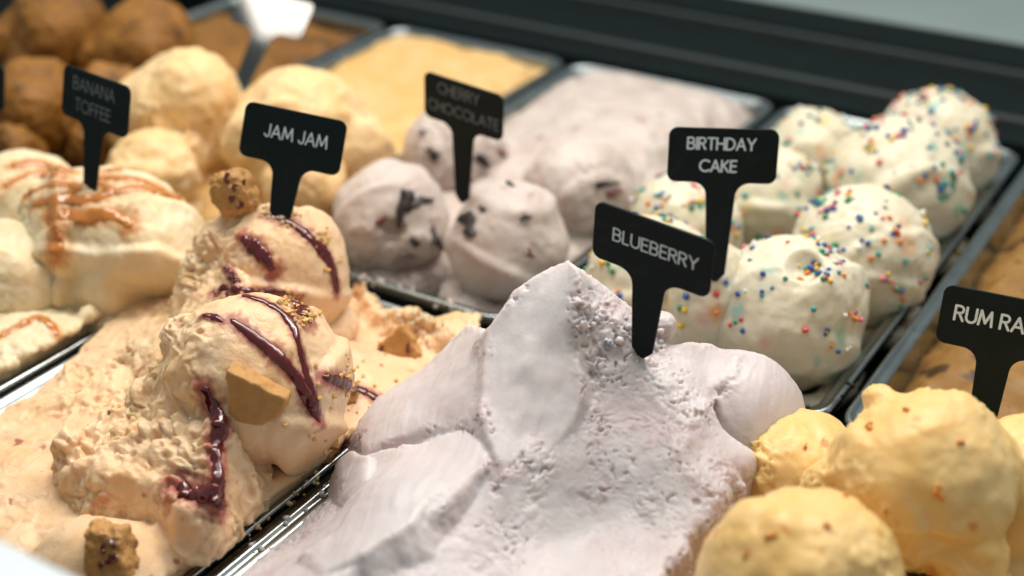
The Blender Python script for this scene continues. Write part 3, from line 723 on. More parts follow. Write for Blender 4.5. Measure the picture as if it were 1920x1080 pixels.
def blob(name, par, u, v, w, hgt, mat, seed, objs=None):
    """a flat irregular patch of sauce, flake or fruit sitting in the surface"""
    h = hit(objs or [par], u, v)
    if h is None: return
    rnd = random.Random(seed); A = frame_from(h[1] + np.array([0, 0, .01]), np.array([.1, .2, 1.0]))
    bm = bmesh.new(); bmesh.ops.create_icosphere(bm, subdivisions=2, radius=1)
    V = np.array([x.co[:] for x in bm.verts]); F = [tuple(x.index for x in f.verts) for f in bm.faces]; bm.free()
    s = h[2] / FPX; an = np.arctan2(V[:, 1], V[:, 0]); ph = [rnd.uniform(0, 6.3) for _ in range(3)]
    f = 1 + .35 * np.sin(2 * an + ph[0]) + .28 * np.sin(3 * an + ph[1]) + .2 * np.sin(5 * an + ph[2])
    V = V * f[:, None] * np.array([w * s / 2, hgt * s / 2, .0016]); V[:, 2] = np.clip(V[:, 2], -1, .0014)
    mesh_np(name, V @ A.T + h[0], F, mat, parent=par, smooth=False)
bq = [o for o in bpy.data.objects if o.name.startswith('biscuit_piece')]
for o, spots in ((bq[2], [(425, 335), (440, 350), (455, 345), (435, 372), (450, 385)]), (bq[1], [(765, 655), (772, 680), (715, 655), (700, 668)]), (bq[3], [(195, 1030), (212, 1020), (205, 1050), (190, 1060), (215, 1045)])):
    for k, (u, v) in enumerate(spots): blob('jam_smear', o, u, v, 11, 16, M['jam'], 300 + k)

# crumbs scattered over the jam pan: too small to pick apart
def scatter_lumps(name, objs, spots, n, r0, r1, mat, parent, seed, spread=14, sink=.3):
    rnd = random.Random(seed); V, F = [], []
    ico = bmesh.new(); bmesh.ops.create_icosphere(ico, subdivisions=1, radius=1); iv = [np.array(v.co) for v in ico.verts]; jf = [[v.index for v in f.verts] for f in ico.faces]; ico.free()
    for k in range(n):
        u, v = rnd.choice(spots); h = hit(objs, u + rnd.gauss(0, spread), v + rnd.gauss(0, spread))
        if h is None: continue
        r = rnd.uniform(r0, r1); b = len(V); c = h[0] + h[1] * r * sink
        for q in iv: V.append(c + q * r * rnd.uniform(.65, 1.25))
        F += [tuple(b + i for i in f) for f in jf]
    o = mesh_np(name, V, F, mat, parent=parent, smooth=mat is not M['crumb']); o['kind'] = 'stuff'; return o
scatter_lumps('biscuit_crumbs', JS, [(548, 568), (560, 580), (540, 562), (575, 592)], 70, .0006, .0017, M['crumb'], j1, 5, 9)
scatter_lumps('biscuit_crumbs', JS, [(650, 730), (600, 830), (670, 700), (640, 720)], 40, .0005, .0015, M['crumb'], jam_bed, 6, 30)
scatter_lumps('biscuit_crumbs', JS, [(605, 450), (500, 396), (540, 410), (620, 500), (420, 400)], 60, .0005, .0013, M['crumb'], j2, 7, 9)

# ------------------------------------------------------------------ birthday cake scoops with sugar balls
def bday_tint(seed):
    def f(P, q, nz): return 0.45 * sstep(.48, .62, fbm(P, 90, 2, seed))
    return f
def fit_scoop(u, v, rpx, floor, up=0.9):
    r = 0.035
    for _ in range(20):
        P = at(u, v, floor + r * up); r = rpx * float((P - CP) @ CF) / FPX
    return P, r
B = []
for k, (u, v, rp, folds, lab) in enumerate([
        (1475, 580, 150, [((.2, -.6, -.75), .30, .06, .04), ((.95, -.2, .1), .55, .06, .08), ((-.1, .3, .95), .66, .05, -.07)], 'vanilla scoop with a sugar ball filled dimple, beside the BLUEBERRY sign'),
        (1612, 475, 135, [((.6, -.7, -.4), .40, .05, .08), ((.1, -.75, -.6), .55, .05, .06)], 'vanilla scoop with sugar balls between dimpled scoop and taller heap behind'),
        (1680, 345, 135, [((.5, -.6, -.3), .5, .06, .12), ((-.3, -.5, .7), .6, .06, .08)], 'sprinkled vanilla scoop next to the tallest one at the back'),
        (1752, 275, 112, [((.3, -.3, -.8), .2, .06, .12)], 'tallest sprinkled vanilla scoop against the dark back sill'),
        (1222, 525, 128, [((.3, -.6, -.6), .35, .06, .10)], 'sprinkled vanilla scoop behind the BLUEBERRY sign'),
        (1285, 430, 108, [((-.3, -.6, .4), .4, .06, .10)], 'sprinkled vanilla scoop holding the BIRTHDAY CAKE sign'),
        (1432, 370, 108, [((.3, -.6, -.6), .45, .06, .10)], 'pale vanilla scoop just right of the BIRTHDAY CAKE sign stem'),
        (1520, 292, 88, [((.3, .6, .6), .45, .06, .10)], 'small vanilla scoop at the back between the sign and the tallest scoop')]):
    fl = PF + .001
    P, r = fit_scoop(u, v, rp, fl + .006)
    o = scoop('ice_cream_scoop', P, (r * 1.0, r * 1.0, r * .98), fl, M['birthday'], 21 + k, vox=.0011 if k < 2 else .0016, warp=.10, folds=folds,
              rough=((-.2, -.2, -1), .75, .2), rough_amp=.0008, tintfn=bday_tint(80 + k), grain=.7, skirt=.15, lump=1.4, patch=.45, dents=[(.32, -.35, .93, .24)] if k == 0 else ())
    tag(o, lab, 'ice cream scoop', 'birthday cake scoops'); B.append(o)

o = scoop('ice_cream_scoop', (-.240, .581, .012), (.025, .023, .040), PF + .001, M['birthday'], 29, vox=.0013, warp=.14, skirt=.1, lump=1.4, lobes=[(-.5, .2, .4, .6)], tintfn=bday_tint(89))
tag(o, 'narrow sprinkled lump of vanilla around the foot of the BIRTHDAY CAKE sign', 'ice cream scoop', 'birthday cake scoops'); B.append(o)
_ico = bmesh.new(); bmesh.ops.create_icosphere(_ico, subdivisions=2, radius=1.0)
SPM = []
for mt in SPR:
    me = bpy.data.meshes.new('sprinkle'); _ico.to_mesh(me); me.materials.append(mt)
    me.polygons.foreach_set('use_smooth', np.ones(len(me.polygons), bool)); SPM.append(me)
_iv = np.array([v.co[:] for v in _ico.verts]); _if = np.array([[v.index for v in f.verts] for f in _ico.faces]); _ico.free()
BLEED = {}
def place_sprinkle(par, p, n, r, ci):
    o = bpy.data.objects.new('sprinkle', SPM[ci]); COL.objects.link(o); o.parent = par
    o.location = p + n * r * rs.uniform(-.05, .45) - parent_origin(par); o.scale = (r, r * rs.uniform(.85, 1.15), r * rs.uniform(.8, 1.0)); BLEED.setdefault(par.name, []).append((p, ci))
rs = random.Random(44)
CW = [0, 1, 1, 2, 2, 3, 3, 4, 4, 5, 5, 5, 6, 7, 8]
def sprinkle_px(objs, u, v, n, spread, r0=.0010, r1=.0017):
    for _ in range(n):
        h = hit(objs, u + rs.gauss(0, spread), v + rs.gauss(0, spread * .7))
        if h is None: continue
        par = min(objs, key=lambda o: np.linalg.norm(parent_origin(o)[:2] - h[0][:2]))
        place_sprinkle(par, h[0], h[1], rs.uniform(r0, r1), rs.choice(CW))
for u, v, n, s in ((1528, 505, 16, 13), (1560, 515, 7, 14), (1520, 440, 9, 9), (1548, 462, 8, 10), (1575, 490, 5, 8), (1505, 440, 3, 10), (1415, 465, 3, 5), (1395, 545, 3, 10), (1375, 600, 3, 6),
                   (1510, 618, 1, 1), (1555, 622, 3, 6), (1580, 650, 4, 8), (1395, 620, 1, 2), (1450, 500, 4, 30), (1600, 600, 6, 14),
                   (1480, 405, 5, 8), (1530, 385, 6, 12), (1600, 365, 6, 25), (1650, 400, 5, 20), (1665, 520, 4, 8), (1685, 545, 5, 6), (1720, 525, 4, 6), (1690, 570, 4, 8), (1630, 450, 6, 25), (1735, 470, 2, 5)):
    sprinkle_px(B[:2], u, v, n, s)
def sprinkle_stuff(o, n, seed, r0=.0010, r1=.0020):
    rnd = np.random.RandomState(seed); me = o.data; k = len(me.vertices)
    co = np.empty(k * 3, np.float32); me.vertices.foreach_get('co', co); co = co.reshape(-1, 3) + parent_origin(o).astype(np.float32)
    nn = np.empty(k * 3, np.float32); me.vertices.foreach_get('normal', nn); nn = nn.reshape(-1, 3)
    w = (0.03 + sstep(.05, .5, fbm(co, 80, 2, seed)) ** 1.5) * np.clip(nn[:, 2] + .3, 0.02, 1) ** 1.5; w /= w.sum()
    idx = rnd.choice(k, n, p=w); V, F, mi = [], [], []
    for a, i in enumerate(idx):
        r = rnd.uniform(r0, r1); ci = int(rnd.choice(CW)); V.append(_iv * r + co[i] + nn[i] * r * rnd.uniform(-.1, .45)); F.append(_if + a * len(_iv)); mi += [ci] * len(_if); BLEED.setdefault(o.name, []).append((co[i], ci))
    s = mesh_np('sprinkles', np.concatenate(V), np.concatenate(F), SPR[0], parent=o)
    for mt in SPR[1:]: s.data.materials.append(mt)
    s.data.polygons.foreach_set('material_index', np.array(mi, np.int32)); s['kind'] = 'stuff'
for k, n in ((0, 40), (1, 80), (2, 240), (3, 260), (4, 160), (5, 170), (6, 70), (7, 60), (8, 90)): sprinkle_stuff(B[k], n, 90 + k)
RGB = [(.62, .05, .05), (.80, .28, .06), (.82, .58, .08), (.05, .42, .24), (.05, .45, .42), (.08, .22, .45), (.78, .30, .32), (.10, .12, .25), (.8, .78, .7)]
def run_dye(o, lst, seed):
    me = o.data; n = len(me.vertices); co = np.empty(n * 3, np.float32); me.vertices.foreach_get('co', co)
    co = co.reshape(-1, 3) + parent_origin(o).astype(np.float32); rnd = random.Random(seed)
    C_ = np.zeros((n, 4), np.float32); C_[:, :3] = .6; jit = fbm(co, 300, 2, seed) * .0016
    extra = [(co[rnd.randrange(n)], rnd.choice((1, 1, 2, 3, 3, 4, 4, 6))) for _ in range(40)]     # sugar balls long dissolved
    for k, (p, ci) in enumerate(list(lst) + extra):
        if k < len(lst) and rnd.random() < .45: continue
        R2 = rnd.uniform(.0018, .0032) if k < len(lst) else rnd.uniform(.003, .007)
        d = co - np.asarray(p, np.float32); d[:, 2] *= .7; dd = np.sqrt((d ** 2).sum(1)) + jit; w = sstep(R2, R2 * .2, dd) * rnd.uniform(.3, .65)
        m = w > C_[:, 3]; C_[m, :3] = RGB[ci]; C_[m, 3] = w[m]
    a = me.attributes.new('bleed', 'FLOAT_COLOR', 'POINT'); a.data.foreach_set('color', C_.ravel())
for o in B: run_dye(o, BLEED.get(o.name, []), 7)

rl_ = np.random.RandomState(5); V, F, mi = [], [], []
for u, v, n, sp in ((1632, 655, 16, 10), (1612, 668, 8, 7), (1570, 705, 2, 4), (1478, 722, 2, 5), (1660, 610, 6, 10), (1720, 540, 4, 12)):
    for _ in range(n):
        r = rl_.uniform(.0010, .0014); p = at(u + rl_.normal() * sp, v + rl_.normal() * sp, -.0285); p[0] = min(p[0], PB['birthday'][1] - .009)
        F.append(_if + len(V) * len(_iv)); V.append(_iv * r + p + np.array([0, 0, r])); mi += [int(rl_.choice(CW))] * len(_if)
ls = mesh_np('loose_sprinkles', np.concatenate(V), np.concatenate(F), SPR[0])
for mt in SPR[1:]: ls.data.materials.append(mt)
ls.data.polygons.foreach_set('material_index', np.array(mi, np.int32)); ls['kind'] = 'stuff'
tag(ls, 'loose coloured sugar balls fallen on the floor of the birthday cake pan', 'sprinkles')
dp = at(1565, 722, -.0285)
dr = scoop('melted_drip', (dp[0], dp[1], -.0287), (.0075, .0045, .0022), -.0287, M['birthday'], 29, vox=.0004, warp=.3, skirt=0, lump=.1, ripple=0)
tag(dr, 'small melted white drip on the bare floor of the birthday cake pan', 'drip')

# ------------------------------------------------------------------ cherry chocolate scoops
CH = []
def ch_tint(seed):
    def f(P, q, nz): return 0.55 * sstep(.40, .62, fbm(P, 75, 3, seed))
    return f
for k, (u, v, rp, kw, lab) in enumerate([
        (735, 402, 112, dict(folds=[((.6, -.6, -.2), .25, .07, .14), ((.2, -.5, -.8), .35, .06, .14)], dents=[(.55, -.75, .1, .22), (.62, -.5, -.45, .25)], rough=((.5, -.6, -.6), .5, .2), rough_amp=.0018),
         'pinkish white scoop with a big dark chocolate flake, above the torn jam pan'),
        (952, 455, 116, dict(folds=[((-.2, -.5, -.8), .3, .07, .10), ((.1, .1, .9), .7, .06, .10)], rough=((0, 0, -1), .55, .15)), 'pinkish white scoop just below the CHERRY CHOCOLATE sign'),
        (852, 288, 98, dict(folds=[((.5, -.5, .3), .4, .06, .14)], rough=((.6, -.5, .2), .4, .2), rough_amp=.0018), 'chunky pinkish scoop right behind the CHERRY CHOCOLATE sign plate'),
        (1082, 362, 106, dict(folds=[((.7, -.4, .2), .35, .05, .16), ((.8, -.5, -.2), .6, .05, .12)], rough=((.9, -.3, 0), .6, .2)), 'pinkish scoop with a folded lip, behind the blueberry peak')]):
    P, r = fit_scoop(u, v, rp, PF + .007)
    o = scoop('ice_cream_scoop', P, (r, r, r * .98), PF + .001, M['cherry'], 31 + k, vox=.0013, warp=.12, tintfn=ch_tint(100 + k), **kw)
    tag(o, lab, 'ice cream scoop', 'cherry chocolate scoops'); CH.append(o)
for k, (i, u, v, w, hg) in enumerate([(0, 758, 385, 20, 50), (0, 790, 378, 30, 14), (0, 815, 442, 18, 36), (0, 715, 415, 14, 18), (0, 778, 455, 12, 14), (1, 880, 418, 34, 32), (1, 985, 408, 14, 8), (1, 992, 475, 12, 10), (1, 905, 392, 10, 8),
                                      (2, 812, 290, 18, 14), (2, 900, 300, 24, 18), (2, 940, 285, 16, 10), (2, 885, 345, 20, 16), (3, 1135, 345, 30, 10), (3, 955, 345, 14, 8), (3, 1150, 362, 22, 12), (2, 790, 250, 10, 8)]):
    blob('chocolate_chunk' if k % 4 != 3 else 'cherry_piece', CH[i], u, v, w * 1.45, hg * 1.45, M['choc'] if k % 4 != 3 else M['cherrybit'], 200 + k, CH)

# heap left at the back of the cherry pan
def back_bed(key, y0, seed, pts, mat, name, label, rough=.3, vox=.0022, ztop=.05, tint=None, amp=.0015, edge=.016):
    x0, x1, _, y1 = PB[key]
    m = Mound(x0, x1, y0, y1, vox, seed); m.body(pts, rough)
    e = np.minimum(np.minimum(m.x - x0, x1 - m.x), np.minimum(m.y - y0, y1 - m.y)) + .006 * m.wx + .003 * m.ed
    m.h = m.h + .004 * m.wy - edge * sstep(.030, -.004, e) ** 1.6
    o = m.build(name, mat, PF + .0005, ztop, tintfn=tint, rough_amp=amp, over=False, disp=lambda P, N, r: .0022 * fbm(P, 45, 2, seed)); return tag(o, label, 'ice cream')
def dots(seed, sc=70, lim=.45, k=.8): return lambda P, N, r, cr: k * sstep(lim, lim + .1, fbm(P, sc, 2, seed))
back_bed('cherry', .60, 15, W3([(1000, 250, .012), (1100, 190, .018), (1200, 160, .016), (1320, 200, .012), (1420, 230, .006), (1250, 260, .02), (1150, 300, .022)]) + [(-.49, .62, -.01), (-.34, .62, -.01), (-.42, .60, -.02), (-.34, .72, .014), (-.49, .75, .0), (-.42, .89, .008)],
         M['cherry'], 'cherry_ice_cream', 'smooth pinkish heap of cherry ice cream filling the rear of its pan', tint=dots(61, 60, .42, .7))
cu, cl = PB['cream'][0], PB['cream'][1]
back_bed('cream', PB['cream'][2], 16, [(cu, .55, .0), (cl, .55, .0), (cu, .70, .004), (cl, .70, .0), (-.59, .62, .006), (-.59, .75, -.004), (-.59, .82, -.006), (cu, .82, .008), (cl, .82, .006), (-.59, .885, .006), (cu, .89, .008), (cl, .89, .004)],
         M['peach'], 'peach_ice_cream', 'flat peach orange ice cream at the rear of the cream scoop pan', rough=.12, tint=dots(62, 55, .5, .6))
ru, rl = PB['rum'][0], PB['rum'][1]
back_bed('rum', PB['rum'][2], 17, [(ru, .55, -.008), (rl, .55, -.006), (ru, .70, -.008), (rl, .70, -.004), (-.07, .62, -.004), (-.07, .75, -.008), (ru, .88, -.004), (rl, .88, -.004)],
         M['rum'], 'rum_ice_cream', 'flat ochre ice cream with dark raisins under the RUM RAISIN sign', rough=.35, ztop=.02, tint=dots(63, 48, .22, .85))
bu, bl = PB['brown'][0], PB['brown'][1]
back_bed('brown', PB['brown'][2], 18, [(bu, .55, .012), (bl, .55, .010), (bu, .70, .012), (bl, .70, .004), (-.76, .62, .020), (-.76, .75, .008), (bu, .88, -.004), (bl, .88, -.006)],
         M['brown'], 'caramel_ice_cream', 'dark brown caramel ice cream bed in the farthest left pan', rough=.4, ztop=.03, tint=dots(64, 40, .2, .6))

# ------------------------------------------------------------------ cream scoops
CR_ = []
for k, (u, v, rp, kw, lab) in enumerate([
        (345, 215, 122, dict(lobes=[(.35, -.1, .45, .72), (-.5, -.4, -.1, .62), (.45, -.65, -.35, .5), (-.1, -.8, -.4, .4)]), 'cream scoop beside the BANANA TOFFEE sign'),
        (565, 250, 125, dict(folds=[((.5, -.6, -.3), .3, .07, .14)], lobes=[(.8, .3, -.15, .6), (-.3, -.6, .1, .6), (.4, -.7, -.3, .5)]), 'cream scoop holding the glaring glossy sign'),
        (285, 320, 85, dict(folds=[((.4, -.5, -.6), .2, .07, .12)]), 'lower cream scoop in front of the taller cream pair'),
        (575, 345, 75, dict(folds=[((-.4, -.5, .6), .2, .07, .12)]), 'small cream scoop tucked behind the JAM JAM sign stem')]):
    P, r = fit_scoop(u, v, rp, -.004)
    o = scoop('ice_cream_scoop', P, (r, r, r * .95), -.008, M['cream'], 131 + k, vox=.002, warp=.24, lump=2.5, rough=((.5, -.6, -.4), .45, .25), rough_amp=.002,
              tintfn=lambda P, q, nz: .7 * sstep(.5, .6, fbm(P, 60, 2, 77)), **kw)
    tag(o, lab, 'ice cream scoop', 'cream scoops'); CR_.append(o)
# brown caramel scoops
for k, (u, v, rp, lab) in enumerate([(110, 66, 104, 'brown caramel scoop at the top of the farthest left pan'), (275, 92, 100, 'brown caramel scoop next to the cream scoops'),
                                     (60, 196, 108, 'brown caramel scoop behind the BANANA TOFFEE sign'), (210, 215, 92, 'crumbly brown caramel scoop touching the cream scoop'),
                                     (30, 270, 70, 'brown caramel scoop above the drizzled banana scoops')]):
    P, r = fit_scoop(u, v, rp, -.006)
    o = scoop('ice_cream_scoop', P, (r, r, r * .95), -.012, M['brown'], 141 + k, vox=.0026, warp=.38, lump=2, lobes=[(.6, -.5, .2, .55), (-.55, -.5, -.1, .6), (.2, -.8, -.4, .5)], rough=((.2, -.6, .2), .5, .3), rough_amp=.002,
              folds=[((.4, -.5, -.3), .3, .07, .16)], tintfn=lambda P, q, nz: .7 * sstep(.2, .5, fbm(P, 50, 2, 78)))
    tag(o, lab, 'ice cream scoop', 'brown caramel scoops')

# ------------------------------------------------------------------ banana toffee
x0, x1, y0, y1 = PB['toffee']
m = Mound(x0, x1, y0, y1, .0014, 19)
m.body(W3([(60, 660, .008), (150, 620, .010), (20, 620, .012), (200, 600, .008), (110, 690, .002), (30, 700, .004), (100, 580, .008)]) + [(x0, .45, .0), (x0, .3, 0), (x1, .3, -.004), (x1, .46, -.012), (-.58, .5, -.01), (x1, .51, -.015), (x0, .51, -.01), (-.58, .25, .0)], .7)
m.stroke([(150, 570, .014), (190, 565, .018), (210, 600, .010), (180, 625, .006), (140, 610, .010)], rough=.5, slope=1.6)
tb = m.build('banana_ice_cream', M['toffee'], PF + .0005, .04, rough_amp=.0020, disp=lambda P, N, r: .002 * fbm(P, 60, 2, 4))
tag(tb, 'crumbly pale banana ice cream bed beside the jam pan rim', 'ice cream')
t1 = scoop('ice_cream_scoop', at(215, 437, .030), (.056, .042, .037), -.006, M['toffee'], 151, vox=.0013, warp=.14, skirt=.24,
           lump=1.8, folds=[((.75, -.6, -.25), .42, .06, .13), ((-.55, -.5, .1), .62, .05, .14), ((.35, -.75, -.55), .72, .05, .12)], lobes=[(.55, -.75, -.35, .45), (-.35, -.85, -.3, .42), (1.0, -.2, -.3, .4), (0.1, -.9, -.45, .3)], rough=((-.9, -.3, -.3), .75, .2), rough_amp=.0018)
tag(t1, 'wide banana scoop drizzled with caramel under the BANANA TOFFEE sign', 'ice cream scoop', 'banana toffee scoops')
t2 = scoop('ice_cream_scoop', at(45, 390, .024), (.042, .036, .033), -.006, M['toffee'], 152, vox=.0015, warp=.14, folds=[((.6, -.6, -.3), .3, .06, .14)], rough=((.7, -.5, -.5), .5, .2))
tag(t2, 'banana scoop with caramel drizzle left of the wide drizzled one', 'ice cream scoop', 'banana toffee scoops')
t3 = scoop('ice_cream_scoop', at(10, 520, .014), (.036, .034, .030), -.008, M['toffee'], 153, vox=.0016, warp=.16, folds=[((.6, -.6, -.3), .3, .06, .14)], rough=((.7, -.5, -.5), .3, .2))
tag(t3, 'plain pale banana scoop under the drizzled ones', 'ice cream scoop', 'banana toffee scoops')
TS = [t1, t2, t3, tb]
for k, (par, pth) in enumerate([
        (t1, [(60, 385, 5), (110, 372, 7), (160, 375, 8), (205, 362, 7), (190, 345, 5), (150, 350, 6), (95, 390, 8), (120, 410, 9)]),
        (t1, [(200, 320, 5), (250, 315, 7), (300, 325, 6), (345, 350, 6), (375, 385, 4)]),
        (t1, [(180, 335, 6), (240, 335, 7), (290, 350, 7), (335, 375, 6)]),
        (t1, [(110, 400, 10), (160, 405, 10), (205, 402, 8), (235, 412, 7), (240, 428, 5)]),
        (t1, [(95, 400, 12), (100, 430, 9), (105, 460, 10), (98, 490, 6)]),
        (t1, [(215, 360, 5), (262, 352, 6), (305, 362, 6), (350, 372, 5)]),
        (t2, [(5, 350, 5), (40, 335, 6), (80, 325, 6), (125, 330, 5)]),
        (t2, [(20, 310, 5), (60, 305, 6), (100, 312, 5), (140, 322, 4)]),
        (t2, [(40, 375, 6), (75, 352, 6), (110, 345, 6), (150, 350, 5)]),
        (tb, [(0, 632, 4), (45, 605, 4), (75, 595, 5), (95, 608, 6), (108, 628, 4)])]):
    drizzle('caramel_drizzle', TS, pth, M['caramel'], par, seed=160 + k, height=.14, wide=1.45)

# ------------------------------------------------------------------ yellow scoops
x0, x1, y0, y1 = PB['yellow']
m = Mound(x0, x1, y0, y1, .0016, 20)
m.body([(x0, .5, .002), (x1, .5, 0), (x0, .42, .004), (x1, .42, .0), (x0, .3, .0), (x1, .3, 0), (-.07, .45, .006), (-.07, .35, .006), (-.07, .22, 0)], .6)
yb = m.build('mango_ice_cream', M['yellow'], PF + .0005, .03, rough_amp=.002, disp=lambda P, N, r: .003 * fbm(P, 50, 2, 4))
tag(yb, 'rough yellow ice cream bed under the yellow scoops', 'ice cream')
YS = []
for k, (u, v, z, rad, kw, lab) in enumerate([
        (1730, 897, .044, (.0365, .0365, .0365), dict(folds=[((.2, -.4, .7), .55, .06, .10), ((-.5, -.6, -.3), .5, .06, .06)], lobes=[(-.65, .3, .6, .20), (-.75, -.35, -.3, .42), (.7, -.5, -.4, .4)], lump=1.3, patch=1.0, rough=((-.3, -.5, -.75), .42, .2), rough_amp=.0021), 'round yellow scoop right in front of the RUM RAISIN sign stem'),
        (1495, 1108, .040, (.036, .036, .036), dict(folds=[((.5, -.2, .8), .55, .06, .12), ((-.4, -.5, .5), .6, .05, .1)], lump=1.3, patch=1.0, rough=((.6, -.2, .1), .5, .2), rough_amp=.0018), 'yellow scoop touching the lower blueberry edge'),
        (1490, 880, .016, (.027, .030, .024), dict(rough=((-.8, -.4, -.4), .25, .2), rough_amp=.002), 'torn yellow scoop wedged against the blueberry mound'),
        (1935, 930, .024, (.034, .034, .034), dict(folds=[((.3, -.5, .5), .4, .06, .12)]), 'yellow scoop cut by the picture frame edge beyond the round one')]):
    o = scoop('ice_cream_scoop', at(u, v, z), rad, .002, M['yellow'], 171 + k, vox=.0013, warp=.12, **{**dict(rough=((0, 0, -1), .6, .2), rough_amp=.0015), **kw},
              tintfn=lambda P, q, nz: .75 * sstep(.52, .60, fbm(P, 80, 2, 79)))
    tag(o, lab, 'ice cream scoop', 'yellow scoops'); YS.append(o)
for k, (i, u, v, w) in enumerate([(0, 1630, 800, 16), (0, 1760, 925, 22), (0, 1585, 930, 12), (0, 1800, 830, 12), (0, 1700, 770, 10), (1, 1445, 1005, 20), (1, 1550, 985, 12), (1, 1400, 1040, 12), (0, 1660, 960, 10), (2, 1510, 838, 8)]):
    blob('fruit_bit', YS[i], u, v, w, w * 1.1, M['fruit'], 400 + k, YS)
YS[3]['label'] = 'yellow scoop on the far side of the round one from the blueberry mound'

# ------------------------------------------------------------------ smears and crumbs left on rims and round the sign feet
for col, row, mt, spots, n, sd in ((3, 'front', 'blueberry', [(520, 968), (560, 938), (600, 905), (470, 1012), (640, 870)], 60, 8), (2, 'front', 'jam_base', [(480, 1000), (545, 945), (590, 908), (60, 690), (150, 640), (30, 710)], 60, 9),
                                   (2, 'rear', 'cherry', [(690, 512), (760, 535), (840, 565), (720, 525)], 40, 10), (3, 'rear', 'birthday', [(1490, 765), (1600, 735), (1680, 640)], 25, 11), (2, 'front', 'crumb', [(500, 985), (575, 925), (700, 568)], 20, 12)):
    scatter_lumps('ice_cream_smears' if mt != 'crumb' else 'biscuit_crumbs', [RIM[(col, row)]], spots, n, .0006, .0019 if mt != 'crumb' else .0010, M[mt], RIM[(col, row)], sd, 12, .1)
scatter_lumps('ice_cream_crumbs', [blue], [(1195, 628), (1212, 640), (1235, 630), (1180, 615), (1150, 640), (1120, 600)], 34, .0008, .0026, M['blueberry'], blue, 13, 10, .0)
scatter_lumps('ice_cream_crumbs', [j2], [(505, 400), (535, 402), (520, 404)], 22, .0007, .0019, M['jam_base'], j2, 14, 8, .2)

# ------------------------------------------------------------------ signs
def arc(cx, cy, rx, ry, a0, a1, n=14):
    return [(cx + rx * math.cos(R_(a0 + (a1 - a0) * k / n)), cy + ry * math.sin(R_(a0 + (a1 - a0) * k / n))) for k in range(n + 1)]
def S(*a): return list(a)
GL = {
 'A': (.74, [S((0, 0), (.37, 1), (.74, 0)), S((.13, .34), (.61, .34))]),
 'B': (.58, [S((0, 0), (0, 1), (.30, 1)) + arc(.30, .765, .23, .235, 90, -90) + [(0, .53)], S((.30, .53)) + arc(.31, .265, .27, .265, 90, -90) + [(0, 0)]]),
 'C': (.78, [arc(.48, .5, .48, .5, 48, 312, 24)]),
 'D': (.70, [S((0, 0), (0, 1), (.22, 1)) + arc(.22, .5, .48, .5, 90, -90, 20) + [(0, 0)]]),
 'E': (.48, [S((.48, 1), (0, 1), (0, 0), (.48, 0)), S((0, .52), (.44, .52))]),
 'F': (.46, [S((.46, 1), (0, 1), (0, 0)), S((0, .52), (.42, .52))]),
 'H': (.64, [S((0, 0), (0, 1)), S((.64, 0), (.64, 1)), S((0, .52), (.64, .52))]),
 'I': (.02, [S((.01, 0), (.01, 1))]),
 'J': (.42, [S((.42, 1), (.42, .26)) + arc(.21, .24, .21, .24, 0, -165, 14)]),
 'K': (.58, [S((0, 0), (0, 1)), S((.54, 1), (0, .44)), S((.14, .56), (.58, 0))]),
 'L': (.44, [S((0, 1), (0, 0), (.44, 0))]),
 'M': (.86, [S((0, 0), (.10, 1), (.43, .16), (.76, 1), (.86, 0))]),
 'N': (.70, [S((0, 0), (0, 1), (.70, 0), (.70, 1))]),
 'O': (.98, [arc(.49, .5, .49, .5, 0, 360, 30)]),
 'R': (.56, [S((0, 0), (0, 1), (.28, 1)) + arc(.28, .755, .25, .245, 90, -90) + [(0, .51)], S((.26, .51), (.56, 0))]),
 'S': (.52, [arc(.26, .75, .23, .25, 40, 270, 14) + arc(.26, .25, .25, .25, 90, -140, 14)]),
 'T': (.60, [S((0, 1), (.60, 1)), S((.30, 1), (.30, 0))]),
 'U': (.64, [S((0, 1), (0, .32)) + arc(.32, .32, .32, .32, 180, 360, 16) + [(.64, 1)]]),
 'Y': (.66, [S((0, 1), (.33, .46), (.66, 1)), S((.33, .46), (.33, 0))]),
}
def lettering(text, size, cx, cy, wt):
    """raised print: round ended strokes of even weight, in the sign's plane"""
    gap = .20; pos = 0; st = []
    for ch in text:
        if ch == ' ': pos += .36; continue
        w, ss = GL[ch]
        for s in ss: st.append([(pos + x, y) for x, y in s])
        pos += w + gap
    tot = pos - gap; V, F = [], []
    for li, s in enumerate(st):
        p = np.array([((x - tot / 2) * size + cx, (y - .5) * size + cy) for x, y in s]); zt = 0.00005 + 0.000012 * (li % 5)
        for a, b in zip(p[:-1], p[1:]):
            if np.hypot(*(b - a)) < 1e-7: continue
            t = (b - a) / np.hypot(*(b - a)); an = math.atan2(t[1], t[0]); k0 = len(V)
            ring = [b + wt * np.array([math.cos(an + x), math.sin(an + x)]) for x in np.linspace(-math.pi / 2, math.pi / 2, 6)] + \
                   [a + wt * np.array([math.cos(an + x), math.sin(an + x)]) for x in np.linspace(math.pi / 2, 3 * math.pi / 2, 6)]
            zz = zt + 0.000003 * (k0 % 7)
            V += [(q[0], q[1], zz) for q in ring]; F.append(tuple(range(k0, k0 + 12)))
    return V, F
SW, SH = .052, .0265
